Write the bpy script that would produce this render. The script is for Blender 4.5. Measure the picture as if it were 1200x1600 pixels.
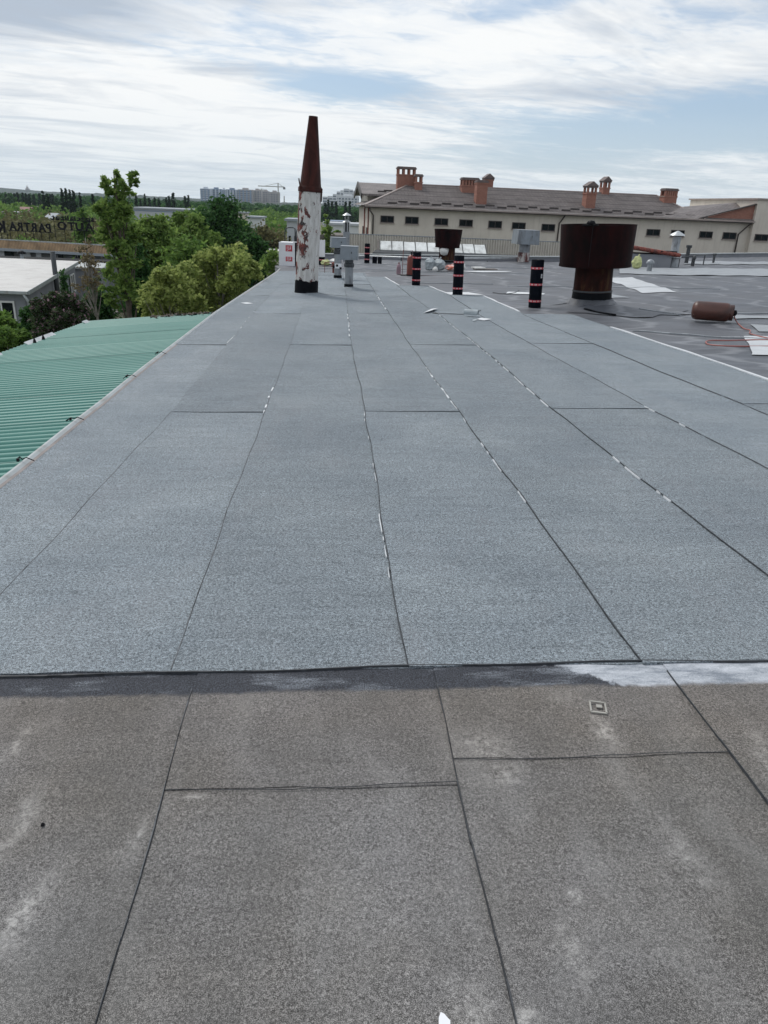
import bpy, math, random
import numpy as np
from mathutils import Vector, Matrix
random.seed(7)
for o in list(bpy.data.objects): bpy.data.objects.remove(o)
S = bpy.context.scene
COL = S.collection
R = math.radians

# ------------------------------------------------------------------ camera
EYE = 1.53
FPX = 1170.0
PITCH, ROLL, YAW = 22.25, 2.4, 4.0
th, rr, yw = R(PITCH), R(ROLL), R(YAW)
fwd = Vector((math.sin(yw)*math.cos(th), math.cos(yw)*math.cos(th), -math.sin(th)))
rt0 = Vector((math.cos(yw), -math.sin(yw), 0)); up0 = rt0.cross(fwd)
rt = rt0*math.cos(rr) + up0*math.sin(rr); up = -rt0*math.sin(rr) + up0*math.cos(rr)
cam = bpy.data.cameras.new('camera'); cam.sensor_fit = 'VERTICAL'; cam.sensor_height = 32.0
cam.lens = 32.0*FPX/1600.0; cam.clip_start = 0.05; cam.clip_end = 20000
co = bpy.data.objects.new('camera', cam); COL.objects.link(co)
m = Matrix.Identity(4)
for i in range(3):
    m[i][0] = rt[i]; m[i][1] = up[i]; m[i][2] = -fwd[i]
m.translation = (0, 0, EYE); co.matrix_world = m
S.camera = co

# ------------------------------------------------------------------ light
SUN_EL, SUN_AZ = 52.0, -38.0       # azimuth from +Y, clockwise
sl = bpy.data.lights.new('sun', 'SUN'); sl.energy = 1.9; sl.angle = R(13); sl.color = (1.0, 0.965, 0.91)
so = bpy.data.objects.new('sun', sl); COL.objects.link(so)
sd = Vector((math.sin(R(SUN_AZ))*math.cos(R(SUN_EL)), math.cos(R(SUN_AZ))*math.cos(R(SUN_EL)), math.sin(R(SUN_EL))))
so.rotation_euler = sd.to_track_quat('Z', 'Y').to_euler(); so.location = (0, 0, 60)

W = bpy.data.worlds.new('World'); S.world = W; W.use_nodes = True
nt = W.node_tree; nt.nodes.clear()
def N(tree, t, **k):
    n = tree.nodes.new(t)
    for a, b in k.items(): setattr(n, a, b)
    return n
def L(tree, a, b): tree.links.new(a, b)
def setin(tree, sock, v):
    if isinstance(v, bpy.types.NodeSocket): tree.links.new(v, sock)
    else: sock.default_value = v
def MA(tree, op, a, b=0.0, c=None, clamp=False):
    n = tree.nodes.new('ShaderNodeMath'); n.operation = op; n.use_clamp = clamp
    setin(tree, n.inputs[0], a); setin(tree, n.inputs[1], b)
    if c is not None: setin(tree, n.inputs[2], c)
    return n.outputs[0]
def MIX(tree, f, a, b, mode='MIX'):
    n = tree.nodes.new('ShaderNodeMix'); n.data_type = 'RGBA'; n.blend_type = mode
    setin(tree, n.inputs[0], f); setin(tree, n.inputs[6], a); setin(tree, n.inputs[7], b)
    return n.outputs[2]
def RAMP(tree, f, pts, interp='LINEAR'):
    n = tree.nodes.new('ShaderNodeValToRGB'); n.color_ramp.interpolation = interp
    e = n.color_ramp.elements
    while len(e) < len(pts): e.new(0.5)
    for i, (p, c) in enumerate(pts):
        e[i].position = p; e[i].color = (c, c, c, 1) if isinstance(c, (int, float)) else (*c, 1)
    setin(tree, n.inputs[0], f); return n.outputs[0]
def NOISE(tree, vec, scale, detail=3, rough=.5, dist=0.0):
    n = tree.nodes.new('ShaderNodeTexNoise'); n.inputs['Scale'].default_value = scale
    n.inputs['Detail'].default_value = detail; n.inputs['Roughness'].default_value = rough
    n.inputs['Distortion'].default_value = dist
    setin(tree, n.inputs['Vector'], vec); return n.outputs[0]
def MAPV(tree, vec, scale=(1, 1, 1), rot=(0, 0, 0), loc=(0, 0, 0)):
    n = tree.nodes.new('ShaderNodeMapping'); n.inputs[3].default_value = scale; n.inputs[2].default_value = rot
    n.inputs[1].default_value = loc; setin(tree, n.inputs[0], vec); return n.outputs[0]

def build_world():
    t = nt
    tc = N(t, 'ShaderNodeTexCoord').outputs['Generated']
    sky = N(t, 'ShaderNodeTexSky', sky_type='NISHITA'); sky.sun_disc = False
    sky.sun_elevation = R(SUN_EL); sky.sun_rotation = R(SUN_AZ); sky.altitude = 100
    sky.air_density = 1.0; sky.dust_density = 1.2; sky.ozone_density = 1.5
    sep = N(t, 'ShaderNodeSeparateXYZ'); L(t, tc, sep.inputs[0])
    x, y, z = sep.outputs
    zz = MA(t, 'ADD', MA(t, 'MAXIMUM', z, 0.0), 0.055)
    u = MA(t, 'DIVIDE', x, zz); v = MA(t, 'DIVIDE', y, zz)
    cv = N(t, 'ShaderNodeCombineXYZ'); L(t, u, cv.inputs[0]); L(t, v, cv.inputs[1])
    p = MAPV(t, cv.outputs[0], rot=(0, 0, R(-28)))
    p2 = MAPV(t, p, scale=(0.55, 0.95, 1))
    big = NOISE(t, p2, 0.55, 4, .55, .6)
    wisp = NOISE(t, MAPV(t, p, scale=(.9, 1.35, 1), loc=(3, 1, 0)), 1.0, 7, .62, 1.1)
    fine = NOISE(t, MAPV(t, p, scale=(1.6, 2.2, 1), rot=(0, 0, .35)), 2.6, 6, .65, .6)
    az = MA(t, 'ARCTAN2', x, y); el = MA(t, 'ARCTANGENT', MA(t, 'DIVIDE', z, MA(t, 'SQRT', MA(t, 'ADD', MA(t, 'MULTIPLY', x, x), MA(t, 'MULTIPLY', y, y)))))
    def spot(a, e, wa, we, rot=0.0):   # soft ellipse in azimuth/elevation (degrees): openings seen in this stretch of sky
        da = MA(t, 'SUBTRACT', az, R(a)); de = MA(t, 'SUBTRACT', el, R(e))
        ca, sa = math.cos(R(rot)), math.sin(R(rot))
        p_ = MA(t, 'ADD', MA(t, 'MULTIPLY', da, ca), MA(t, 'MULTIPLY', de, sa))
        q_ = MA(t, 'SUBTRACT', MA(t, 'MULTIPLY', de, ca), MA(t, 'MULTIPLY', da, sa))
        d2 = MA(t, 'ADD', MA(t, 'POWER', MA(t, 'ABSOLUTE', MA(t, 'DIVIDE', p_, R(wa))), 2.0), MA(t, 'POWER', MA(t, 'ABSOLUTE', MA(t, 'DIVIDE', q_, R(we))), 2.0))
        return MA(t, 'EXPONENT', MA(t, 'MULTIPLY', d2, -1.0))
    cover = MA(t, 'ADD', MA(t, 'ADD', MA(t, 'MULTIPLY', big, .50), MA(t, 'MULTIPLY', wisp, .52)), MA(t, 'MULTIPLY', fine, .42))
    cover = MA(t, 'ADD', cover, -.135)
    for a, e, wa, we, ro, k in ((-1.0, 7.3, 4.2, .95, 3, -.42), (20, 5.0, 12, 1.5, 2, -.40), (27, 6.6, 7, .9, 5, -.22), (4, 7.6, 4, .7, 10, -.22), (14, 3.4, 7, .7, 0, -.14),
                               (12, 12.0, 5, .6, 12, -.18), (-20, 10.6, 9, 1.9, 0, .12), (-12, 5.2, 12, 2.2, 0, .25), (9, 9.8, 9, 1.2, 10, .2), (24, 9.0, 9, 1.0, 8, .16)):
        cover = MA(t, 'ADD', cover, MA(t, 'MULTIPLY', spot(a, e, wa, we, ro), k))
    mask = RAMP(t, cover, [(.32, .03), (.46, .38), (.57, .84), (.70, 1.0)])
    hz = RAMP(t, z, [(0.0, 1.0), (.04, .6), (.11, .12), (.3, .03), (1, .0)])
    # thick parts of the layer are greyer
    thick = NOISE(t, MAPV(t, p, scale=(.7, 1.3, 1), loc=(7, 2, 0)), .8, 6, .6, .9)
    grey = RAMP(t, MA(t, 'ADD', MA(t, 'ADD', thick, MA(t, 'MULTIPLY', spot(-19, 11.0, 11, 1.8, 2), .34)), MA(t, 'ADD', MA(t, 'MULTIPLY', spot(-7, 5.0, 16, 2.4, 0), -.12), MA(t, 'MULTIPLY', spot(5, 11.2, 11, 2.2, 8), -.16))), [(.42, 0.0), (.57, .5), (.76, 1.0)])
    white = MIX(t, grey, (9.9, 10.0, 10.0, 1), (4.7, 5.4, 6.4, 1))
    blue = MIX(t, .45, sky.outputs[0], (4.3, 6.1, 8.6, 1))
    c = MIX(t, mask, blue, white)
    c = MIX(t, MA(t, 'MULTIPLY', hz, .62), c, (7.2, 8.1, 8.7, 1))
    # below the horizon: ground-coloured
    dn = MA(t, 'LESS_THAN', z, -.02)
    c = MIX(t, dn, c, (1.2, 1.3, 1.1, 1))
    bg = N(t, 'ShaderNodeBackground'); L(t, c, bg.inputs[0]); bg.inputs[1].default_value = 0.1
    out = N(t, 'ShaderNodeOutputWorld'); L(t, bg.outputs[0], out.inputs[0])
build_world()
S.view_settings.view_transform = 'Standard'; S.view_settings.look = 'None'
S.view_settings.gamma = 1; S.view_settings.exposure = 0.0; S.view_settings.use_curve_mapping = False
S.render.engine = 'CYCLES'
S.cycles.volume_bounces = 1; S.cycles.max_bounces = 6
S.cycles.transparent_max_bounces = 8

# ------------------------------------------------------------------ survey helpers: a direction and a known distance give a point
def ray(px, py): return rt*((px-600)/FPX) - up*((py-800)/FPX) + fwd
def at(px, py, Y):
    d = ray(px, py); return d*(Y/d.y) + Vector((0, 0, EYE))
def on_line(px, py, A, B):       # vertical plane through A-B: gives (distance along A->B, z)
    d = ray(px, py); ex, ey = B[0]-A[0], B[1]-A[1]; ln = math.hypot(ex, ey); ex /= ln; ey /= ln
    nx, ny = -ey, ex
    t = (A[0]*nx+A[1]*ny)/(d.x*nx+d.y*ny)
    p = d*t; return ((p.x-A[0])*ex+(p.y-A[1])*ey, p.z+EYE)
GROUND = -7.0

# ------------------------------------------------------------------ materials
def mat(name):
    mt = bpy.data.materials.new(name); mt.use_nodes = True
    t = mt.node_tree; b = t.nodes['Principled BSDF']
    return mt, t, b
def bump(t, b, h, strength=.3, dist=.01):
    n = t.nodes.new('ShaderNodeBump'); n.inputs['Strength'].default_value = strength; n.inputs['Distance'].default_value = dist
    setin(t, n.inputs['Height'], h); L(t, n.outputs[0], b.inputs['Normal'])
def OBJ(t): return t.nodes.new('ShaderNodeTexCoord').outputs['Object']
def plain(name, col, rough=.6, metal=0, var=.18, scale=6, bmp=0.0, grime=None, gscale=2.5):
    mt, t, b = mat(name); o = OBJ(t)
    n = NOISE(t, o, scale, 5, .6)
    lo = tuple(c*(1-var) for c in col); hi = tuple(min(1, c*(1+var)) for c in col)
    c = MIX(t, RAMP(t, n, [(.3, 0.0), (.7, 1.0)]), (*lo, 1), (*hi, 1))
    if grime:
        g = RAMP(t, NOISE(t, MAPV(t, o, scale=(1, 1, .3)), gscale, 6, .65), [(.5, 0.0), (.68, 1.0)])
        c = MIX(t, MA(t, 'MULTIPLY', g, .7), c, (*grime, 1))
    L(t, c, b.inputs['Base Color']); b.inputs['Roughness'].default_value = rough; b.inputs['Metallic'].default_value = metal
    if max(col) < .03: b.inputs['Specular IOR Level'].default_value = .08
    if bmp: bump(t, b, NOISE(t, o, scale*5, 4), bmp, .02)
    return mt
def felt(name, dark, light, mean_lo=.44, tint_a=(1, 1, 1), tint_b=(1, 1, 1), stain=None, objvar=.06, scale=260, dust=(.30, .29, .30)):
    mt, t, b = mat(name); o = OBJ(t)
    g1 = NOISE(t, o, scale, 2, .7); g2 = NOISE(t, o, scale*2.7, 1, .5)
    g3 = NOISE(t, o, scale*.28, 2, .6)
    g = MA(t, 'ADD', MA(t, 'ADD', MA(t, 'MULTIPLY', g1, .5), MA(t, 'MULTIPLY', g2, .3)), MA(t, 'MULTIPLY', g3, .2))
    c = MIX(t, RAMP(t, g, [(mean_lo-.03, 0.0), (mean_lo+.06, .33), (mean_lo+.14, 1.0)]), (*dark, 1), (*light, 1))
    pat = NOISE(t, o, .9, 5, .6, .3)
    c = MIX(t, 1.0, c, MIX(t, RAMP(t, pat, [(.35, 0.0), (.65, 1.0)]), (*tint_a, 1), (*tint_b, 1)), 'MULTIPLY')
    du = RAMP(t, NOISE(t, MAPV(t, o, scale=(1.6, .5, 1), loc=(2, 5, 0)), 1.3, 6, .7, .8), [(.5, 0.0), (.75, .16)])
    c = MIX(t, du, c, (*dust, 1))
    # woven banding across the roll
    bnd = NOISE(t, MAPV(t, o, scale=(1.2, 9, 1)), 1.5, 4, .6)
    c = MIX(t, 1.0, c, RAMP(t, bnd, [(.3, .9), (.7, 1.08)]), 'MULTIPLY')
    oi = t.nodes.new('ShaderNodeObjectInfo')
    c = MIX(t, 1.0, c, RAMP(t, oi.outputs['Random'], [(0, 1-objvar), (1, 1.0)]), 'MULTIPLY')
    if stain: c = stain(t, o, c)
    L(t, c, b.inputs['Base Color']); b.inputs['Roughness'].default_value = .82
    b.inputs['Specular IOR Level'].default_value = .35
    bump(t, b, g, .55, .004)
    return mt
def spots(t, o, lst):            # (x, y, half length, half width, angle from +Y, strength) marks lying on the roof
    sep = N(t, 'ShaderNodeSeparateXYZ'); L(t, o, sep.inputs[0]); X, Y = sep.outputs[0], sep.outputs[1]
    wob = NOISE(t, o, 9, 4, .7); wx = MA(t, 'MULTIPLY', MA(t, 'SUBTRACT', wob, .5), .17)
    acc = None
    for (x, y, ln, wd, a, k) in lst:
        ca, sa = math.cos(R(a)), math.sin(R(a))
        dx = MA(t, 'ADD', MA(t, 'SUBTRACT', X, x), wx); dy = MA(t, 'SUBTRACT', Y, y)
        p_ = MA(t, 'DIVIDE', MA(t, 'ADD', MA(t, 'MULTIPLY', dy, ca), MA(t, 'MULTIPLY', dx, sa)), ln)
        q_ = MA(t, 'DIVIDE', MA(t, 'SUBTRACT', MA(t, 'MULTIPLY', dx, ca), MA(t, 'MULTIPLY', dy, sa)), wd)
        d = MA(t, 'EXPONENT', MA(t, 'MULTIPLY', MA(t, 'ADD', MA(t, 'MULTIPLY', p_, p_), MA(t, 'MULTIPLY', q_, q_)), -1.0))
        d = MA(t, 'MULTIPLY', d, k)
        acc = d if acc is None else MA(t, 'MAXIMUM', acc, d)
    return acc
def old_stain(t, o, c):
    n = RAMP(t, NOISE(t, MAPV(t, o, scale=(3.2, 1.1, 1), rot=(0, 0, .12)), 1.4, 5, .65, .5), [(.5, 0.0), (.72, .22)])
    c = MIX(t, n, c, (.36, .36, .355, 1))
    d_ = RAMP(t, NOISE(t, MAPV(t, o, scale=(2.2, 1.2, 1), loc=(4, 1, 0)), 1.3, 5, .6), [(.45, 0.0), (.7, .38)])
    c = MIX(t, d_, c, (.07, .07, .068, 1))
    s = spots(t, o, [(-1.0, 2.0, .10, .028, 15, .5), (.50, 1.93, .07, .06, 0, .5), (.53, 1.80, .06, .05, 20, .5), (.905, 2.0, .10, .022, -6, .75),
                     (.82, 2.19, .05, .06, 0, .3), (-.86, 1.62, .12, .03, 10, .4), (-.74, 1.30, .18, .03, 12, .6), (-.53, 1.58, .06, .02, 5, .55),
                     (.30, 1.05, .06, .04, 0, .5), (.62, 1.33, .02, .018, 0, .8), (.56, 1.18, .10, .03, -5, .4), (.95, 1.45, .15, .04, -10, .3), (.42, 1.03, .03, .03, 0, .6),
                     (1.38, 1.88, .03, .14, -80, .4), (-.38, 1.73, .012, .03, 0, .5), (-.9, 1.15, .2, .12, 5, .18), (.1, 1.35, .2, .12, 0, .12)])
    c = MIX(t, MA(t, 'MULTIPLY', s, MA(t, 'MULTIPLY', RAMP(t, NOISE(t, o, 38, 6, .8), [(.42, .08), (.60, 1.0)]), RAMP(t, NOISE(t, o, 9, 4, .7), [(.34, .4), (.55, 1.0)]))), c, (.60, .59, .57, 1))
    sp = N(t, 'ShaderNodeSeparateXYZ'); L(t, o, sp.inputs[0]); X, Y = sp.outputs[0], sp.outputs[1]
    nz = NOISE(t, o, 16, 5, .75); n2 = NOISE(t, MAPV(t, o, scale=(1, 1, 1)), 2.2, 3, .5)
    br = MA(t, 'MULTIPLY', RAMP(t, MA(t, 'ADD', MA(t, 'SUBTRACT', Y, 1.5), MA(t, 'MULTIPLY', MA(t, 'SUBTRACT', n2, .5), .8)), [(.1, 0.0), (.6, .5)]), 1.0)
    c = MIX(t, br, c, MIX(t, 1.0, c, (.98, .89, .81, 1), 'MULTIPLY'))
    e = MA(t, 'ADD', MA(t, 'ADD', Y, MA(t, 'MULTIPLY', MA(t, 'SUBTRACT', nz, .5), .05)), MA(t, 'MULTIPLY', MA(t, 'SUBTRACT', n2, .5), .05))
    m1 = RAMP(t, MA(t, 'SUBTRACT', e, 2.245), [(.0, 0.0), (.022, .95)])
    g = NOISE(t, o, 230, 3, .7); bl = NOISE(t, MAPV(t, o, scale=(1.2, 5, 1)), 3, 5, .6)
    dk = MIX(t, RAMP(t, g, [(.44, 0.0), (.66, 1.0)]), (.010, .012, .017, 1), (.085, .095, .12, 1))
    lt = MIX(t, RAMP(t, g, [(.4, 0.0), (.6, 1.0)]), (.05, .06, .07, 1), (.34, .37, .42, 1))
    bc = MIX(t, RAMP(t, MA(t, 'ADD', bl, MA(t, 'MULTIPLY', X, .05)), [(.53, 0.0), (.70, .7)]), dk, lt)
    e2 = MA(t, 'ADD', MA(t, 'ADD', X, MA(t, 'MULTIPLY', MA(t, 'SUBTRACT', Y, 2.3), 1.4)), MA(t, 'MULTIPLY', MA(t, 'SUBTRACT', nz, .5), .25))
    pw = MIX(t, RAMP(t, MA(t, 'ADD', MA(t, 'MULTIPLY', g, .35), MA(t, 'MULTIPLY', NOISE(t, MAPV(t, o, scale=(1, 3, 1)), 7, 5, .7), .65)), [(.38, 0.0), (.6, 1.0)]), (.20, .23, .27, 1), (.60, .63, .68, 1))
    bc = MIX(t, RAMP(t, MA(t, 'SUBTRACT', e2, .98), [(.0, 0.0), (.03, .9)]), bc, pw)
    return MIX(t, m1, c, bc)
    gn = MA(t, 'MULTIPLY', s, RAMP(t, NOISE(t, o, 60, 3, .7), [(.3, .35), (.65, 1.0)]))
    return MIX(t, gn, c, (.62, .61, .58, 1))
M = {}
M['felt_new'] = felt('new_slate_felt', (.008, .011, .015), (.47, .535, .585), tint_a=(.86, .88, .90), tint_b=(1.10, 1.10, 1.09), objvar=.16, scale=330)
M['felt_old'] = felt('weathered_felt', (.022, .021, .020), (.375, .37, .365), tint_a=(.95, .91, .86), tint_b=(1.04, 1.04, 1.07), stain=old_stain, mean_lo=.45, scale=430)

def mk_bitumen():
    mt, t, b = mat('old_bitumen_roof'); o = OBJ(t)
    w = NOISE(t, MAPV(t, o, scale=(.55, 1.5, 1), rot=(0, 0, .25)), .9, 7, .68, 1.6)
    n = NOISE(t, o, .35, 5, .6, .5)
    g = NOISE(t, o, 90, 2, .6)
    c = MIX(t, RAMP(t, w, [(.3, 0.0), (.5, .45), (.72, 1.0)]), (.034, .039, .048, 1), (.130, .140, .162, 1))
    c = MIX(t, RAMP(t, n, [(.4, 0.0), (.65, .6)]), c, (.092, .092, .10, 1))
    c = MIX(t, 1.0, c, RAMP(t, g, [(.3, .75), (.7, 1.2)]), 'MULTIPLY')
    v = t.nodes.new('ShaderNodeTexWave'); v.inputs['Scale'].default_value = .55; v.inputs['Distortion'].default_value = 6; v.inputs['Detail'].default_value = 4
    v.inputs['Detail Scale'].default_value = 1.3
    L(t, MAPV(t, o, scale=(.35, 1.2, 1)), v.inputs['Vector'])
    c = MIX(t, RAMP(t, v.outputs[1], [(.93, 0.0), (1.0, .3)]), c, (.34, .35, .37, 1))
    L(t, c, b.inputs['Base Color']); b.inputs['Roughness'].default_value = .55
    bump(t, b, w, .5, .03)
    return mt
M['bitumen'] = mk_bitumen()
M['tar'] = plain('black_tar', (.003, .004, .006), .6, var=.4, scale=14, bmp=.4)
M['seam'] = plain('seam_bitumen', (.04, .044, .05), .6, var=.5, scale=30)
M['seam_soft'] = plain('seam_bitumen_dusty', (.085, .092, .102), .7, var=.4, scale=30)
M['film'] = plain('pale_film', (.62, .64, .66), .5, var=.12, scale=12)
M['primer_pale'] = plain('pale_membrane', (.27, .29, .31), .6, var=.14, scale=2)
M['pale_new'] = plain('pale_new_membrane', (.47, .49, .51), .6, var=.12, scale=2)
M['concrete'] = plain('concrete', (.30, .30, .29), .85, scale=3, bmp=.2)
def mk_peel():
    mt, t, b = mat('peeling_white_paint'); o = OBJ(t)
    sep = N(t, 'ShaderNodeSeparateXYZ'); L(t, o, sep.inputs[0])
    base = MIX(t, RAMP(t, NOISE(t, MAPV(t, o, scale=(3, 3, .5)), 5, 5, .6), [(.35, 0.0), (.65, 1.0)]), (.40, .385, .37, 1), (.58, .575, .56, 1))
    crk = NOISE(t, MAPV(t, o, scale=(5, 5, 1.6)), 3.4, 7, .72, .8)
    base = MIX(t, RAMP(t, crk, [(.60, 0.0), (.625, .75)]), base, (.12, .085, .07, 1))
    peel = MA(t, 'ADD', NOISE(t, MAPV(t, o, scale=(2.6, 2.6, 1.5), loc=(.6, 0, .2)), 1.7, 7, .66, .4), 0.0)
    rust = MIX(t, RAMP(t, NOISE(t, o, 7, 5, .6), [(.4, 0.0), (.62, 1.0)]), (.02, .016, .018, 1), (.19, .035, .025, 1))
    side = MA(t, 'MULTIPLY', MA(t, 'ADD', sep.outputs[0], .04), -.22)   # the left flank is peeled most
    c = MIX(t, RAMP(t, MA(t, 'ADD', peel, side), [(.545, 0.0), (.558, 1.0)]), base, rust)
    topr = RAMP(t, MA(t, 'ADD', MA(t, 'MULTIPLY', sep.outputs[2], .4), MA(t, 'MULTIPLY', crk, .25)), [(1.08, 0.0), (1.16, 1.0)])
    c = MIX(t, topr, c, (.05, .03, .025, 1))
    L(t, c, b.inputs['Base Color']); b.inputs['Roughness'].default_value = .6; bump(t, b, crk, .5, .01)
    return mt
M['peel'] = mk_peel()
def mk_rust(name, a, b2, rough=.55, extra=None, k=.55):
    mt, t, b = mat(name); o = OBJ(t)
    n = NOISE(t, MAPV(t, o, scale=(1.3, 1.3, .55)), 3, 7, .65, .7)
    c = MIX(t, RAMP(t, n, [(.35, 0.0), (.68, 1.0)]), (*a, 1), (*b2, 1))
    if extra:
        e = RAMP(t, NOISE(t, MAPV(t, o, loc=(3, 5, 1), scale=(1.5, 1.5, .5)), 2.2, 6, .7), [(k, 0.0), (k+.1, .8)])
        c = MIX(t, e, c, (*extra, 1))
    L(t, c, b.inputs['Base Color']); b.inputs['Roughness'].default_value = rough; bump(t, b, n, .35, .02)
    if max(a) < .03: b.inputs['Specular IOR Level'].default_value = .1
    return mt
M['rust_cone'] = mk_rust('rusty_cone', (.018, .007, .006), (.065, .018, .014))
M['rust_drum'] = mk_rust('dark_red_drum', (.0025, .0008, .001), (.022, .0030, .0030), .65)
M['rust_stem'] = mk_rust('rusty_stem', (.008, .004, .004), (.045, .011, .007), .7, (.075, .04, .018))
M['rust_redwhite'] = mk_rust('flaking_red_paint', (.03, .01, .01), (.14, .02, .016), .6, (.6, .58, .56), .50)
M['galv'] = plain('grey_painted_steel', (.22, .25, .28), .45, .15, var=.08, scale=5, grime=(.08, .08, .08))
M['galv2'] = plain('galvanised_pipe', (.26, .28, .30), .45, .3, var=.15, scale=8, grime=(.07, .07, .075), gscale=6)
M['galv_dark'] = plain('dark_steel', (.05, .055, .06), .5, .3, scale=8)
M['alu'] = plain('aluminium', (.5, .52, .53), .4, .5, scale=5)
M['roll'] = plain('black_felt_roll', (.0025, .004, .008), .75, var=.3, scale=25, bmp=.3)
M['red_tape'] = plain('red_tape', (.50, .045, .06), .4, var=.1)
M['white_tape'] = plain('white_tape', (.72, .72, .74), .4, var=.05)
M['red_paint'] = plain('red_brown_paint', (.15, .03, .02), .42, .1, var=.25, scale=6)
M['tank'] = mk_rust('brown_red_tank', (.035, .013, .010), (.11, .040, .028), .42, (.045, .018, .014), .58)
M['hose'] = plain('pink_red_hose', (.30, .10, .085), .5, var=.1)
M['hose_dark'] = plain('grey_hose', (.10, .08, .085), .5, var=.1)
M['white'] = plain('white_plastic', (.74, .75, .78), .5, var=.05, scale=3)
M['bag_grey'] = plain('pale_grey_sack', (.33, .37, .39), .6, var=.18, scale=8, bmp=.4)
M['bag_white'] = plain('white_sack', (.66, .66, .64), .6, var=.12, scale=8, bmp=.4)
M['bag_red'] = mk_rust('red_printed_sack', (.55, .10, .06), (.75, .20, .12), .6, (.7, .7, .68), .5)
M['bag_yellow'] = plain('yellow_green_sack', (.45, .48, .22), .6, var=.25, scale=12, bmp=.4)
M['pink'] = plain('faded_pink_plastic', (.26, .17, .20), .5, var=.2)
M['black'] = plain('black_plastic', (.012, .012, .014), .5)
def mk_green():
    mt, t, b = mat('green_roof_sheet'); o = OBJ(t)
    n = NOISE(t, MAPV(t, o, scale=(.35, 3, 1)), 1.6, 6, .6)
    c = MIX(t, RAMP(t, n, [(.3, 0.0), (.7, 1.0)]), (.030, .165, .138, 1), (.06, .225, .19, 1))
    wash = RAMP(t, NOISE(t, o, .5, 4, .6), [(.4, 0.0), (.7, .45)])
    c = MIX(t, wash, c, (.09, .24, .205, 1))
    L(t, c, b.inputs['Base Color']); b.inputs['Roughness'].default_value = .5
    return mt
M['green'] = mk_green()
M['zinc'] = plain('pale_zinc', (.36, .39, .40), .5, .2, var=.12, scale=4, grime=(.22, .2, .17), gscale=4)
M['flash_in'] = plain('rusty_upstand', (.20, .18, .175), .7, var=.25, scale=5)
def mk_render(name, a, b2, streak=True):
    mt, t, b = mat(name); o = OBJ(t)
    n = NOISE(t, o, .8, 6, .6)
    c = MIX(t, RAMP(t, n, [(.3, 0.0), (.7, 1.0)]), (*a, 1), (*b2, 1))
    if streak:
        s = RAMP(t, NOISE(t, MAPV(t, o, scale=(2.5, 2.5, .25)), 1.5, 5, .65), [(.5, 0.0), (.75, .35)])
        c = MIX(t, s, c, (a[0]*.6, a[1]*.6, a[2]*.6, 1))
    L(t, c, b.inputs['Base Color']); b.inputs['Roughness'].default_value = .9; bump(t, b, NOISE(t, o, 30, 3), .2, .01)
    return mt
M['beige'] = mk_render('beige_render', (.52, .475, .42), (.61, .565, .50))
M['cream'] = mk_render('cream_render', (.50, .45, .38), (.60, .54, .46))
M['grey_wall'] = mk_render('grey_render', (.20, .21, .235), (.25, .26, .285))
def mk_tile(name, a, b2, s=3.0):
    mt, t, b = mat(name); o = OBJ(t)
    br = t.nodes.new('ShaderNodeTexBrick'); br.inputs['Scale'].default_value = s
    br.inputs['Color1'].default_value = (*a, 1); br.inputs['Color2'].default_value = (*b2, 1); br.inputs['Mortar'].default_value = (a[0]*.4, a[1]*.4, a[2]*.4, 1)
    br.inputs['Mortar Size'].default_value = .03
    L(t, MAPV(t, o, scale=(1, 1, 1)), br.inputs['Vector'])
    n = NOISE(t, o, .9, 5, .6)
    c = MIX(t, 1.0, br.outputs[0], RAMP(t, n, [(.3, .75), (.7, 1.15)]), 'MULTIPLY')
    L(t, c, b.inputs['Base Color']); b.inputs['Roughness'].default_value = .6; bump(t, b, br.outputs[1], -.3, .02)
    return mt
M['roof_tile'] = mk_tile('brown_roof_tile', (.185, .160, .155), (.24, .21, .20), 1.6)
M['ridge_cap'] = plain('roof_edge_metal', (.30, .25, .23), .5, scale=2)
M['dark_trim'] = plain('dark_brown_trim', (.045, .035, .032), .5)
def mk_brick():
    mt, t, b = mat('orange_brick'); o = OBJ(t)
    br = t.nodes.new('ShaderNodeTexBrick'); br.inputs['Scale'].default_value = 3.4
    br.inputs['Color1'].default_value = (.25, .095, .065, 1); br.inputs['Color2'].default_value = (.31, .13, .09, 1); br.inputs['Mortar'].default_value = (.24, .19, .16, 1)
    br.inputs['Mortar Size'].default_value = .02
    L(t, MAPV(t, o, rot=(R(90), 0, 0)), br.inputs['Vector'])
    L(t, br.outputs[0], b.inputs['Base Color']); b.inputs['Roughness'].default_value = .9
    return mt
M['brick'] = mk_brick()
M['cap_tile'] = plain('chimney_cap', (.13, .10, .095), .7, var=.25)
M['glass'] = plain('dark_window_glass', (.008, .012, .014), .15, var=.5, scale=.8)
M['fence'] = plain('beige_sheet', (.52, .49, .44), .6, var=.1, scale=2)
M['skylight'] = plain('milky_glazing', (.66, .68, .67), .35, var=.2, scale=1.6, grime=(.3, .3, .28))
M['redtile'] = plain('red_clay_tile', (.20, .050, .035), .7, var=.35, scale=8, grime=(.05, .03, .03))
M['timber'] = plain('grey_timber', (.14, .125, .115), .8, var=.3)
M['roof_white'] = plain('pale_metal_roof', (.52, .51, .49), .5, var=.08, scale=1.2, grime=(.38, .36, .34), gscale=1)
M['pvc'] = plain('white_pvc_frame', (.68, .68, .68), .5, var=.04)
M['slat'] = plain('orange_slat', (.46, .31, .18), .7, var=.35, scale=1.2)
M['letter'] = plain('black_sign_letter', (.012, .012, .014), .5)
M['bark'] = plain('bark', (.10, .08, .065), .9, var=.35, scale=8, bmp=.4)
M['bark_grey'] = plain('grey_bark', (.26, .24, .22), .9, var=.35, scale=8)
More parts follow.
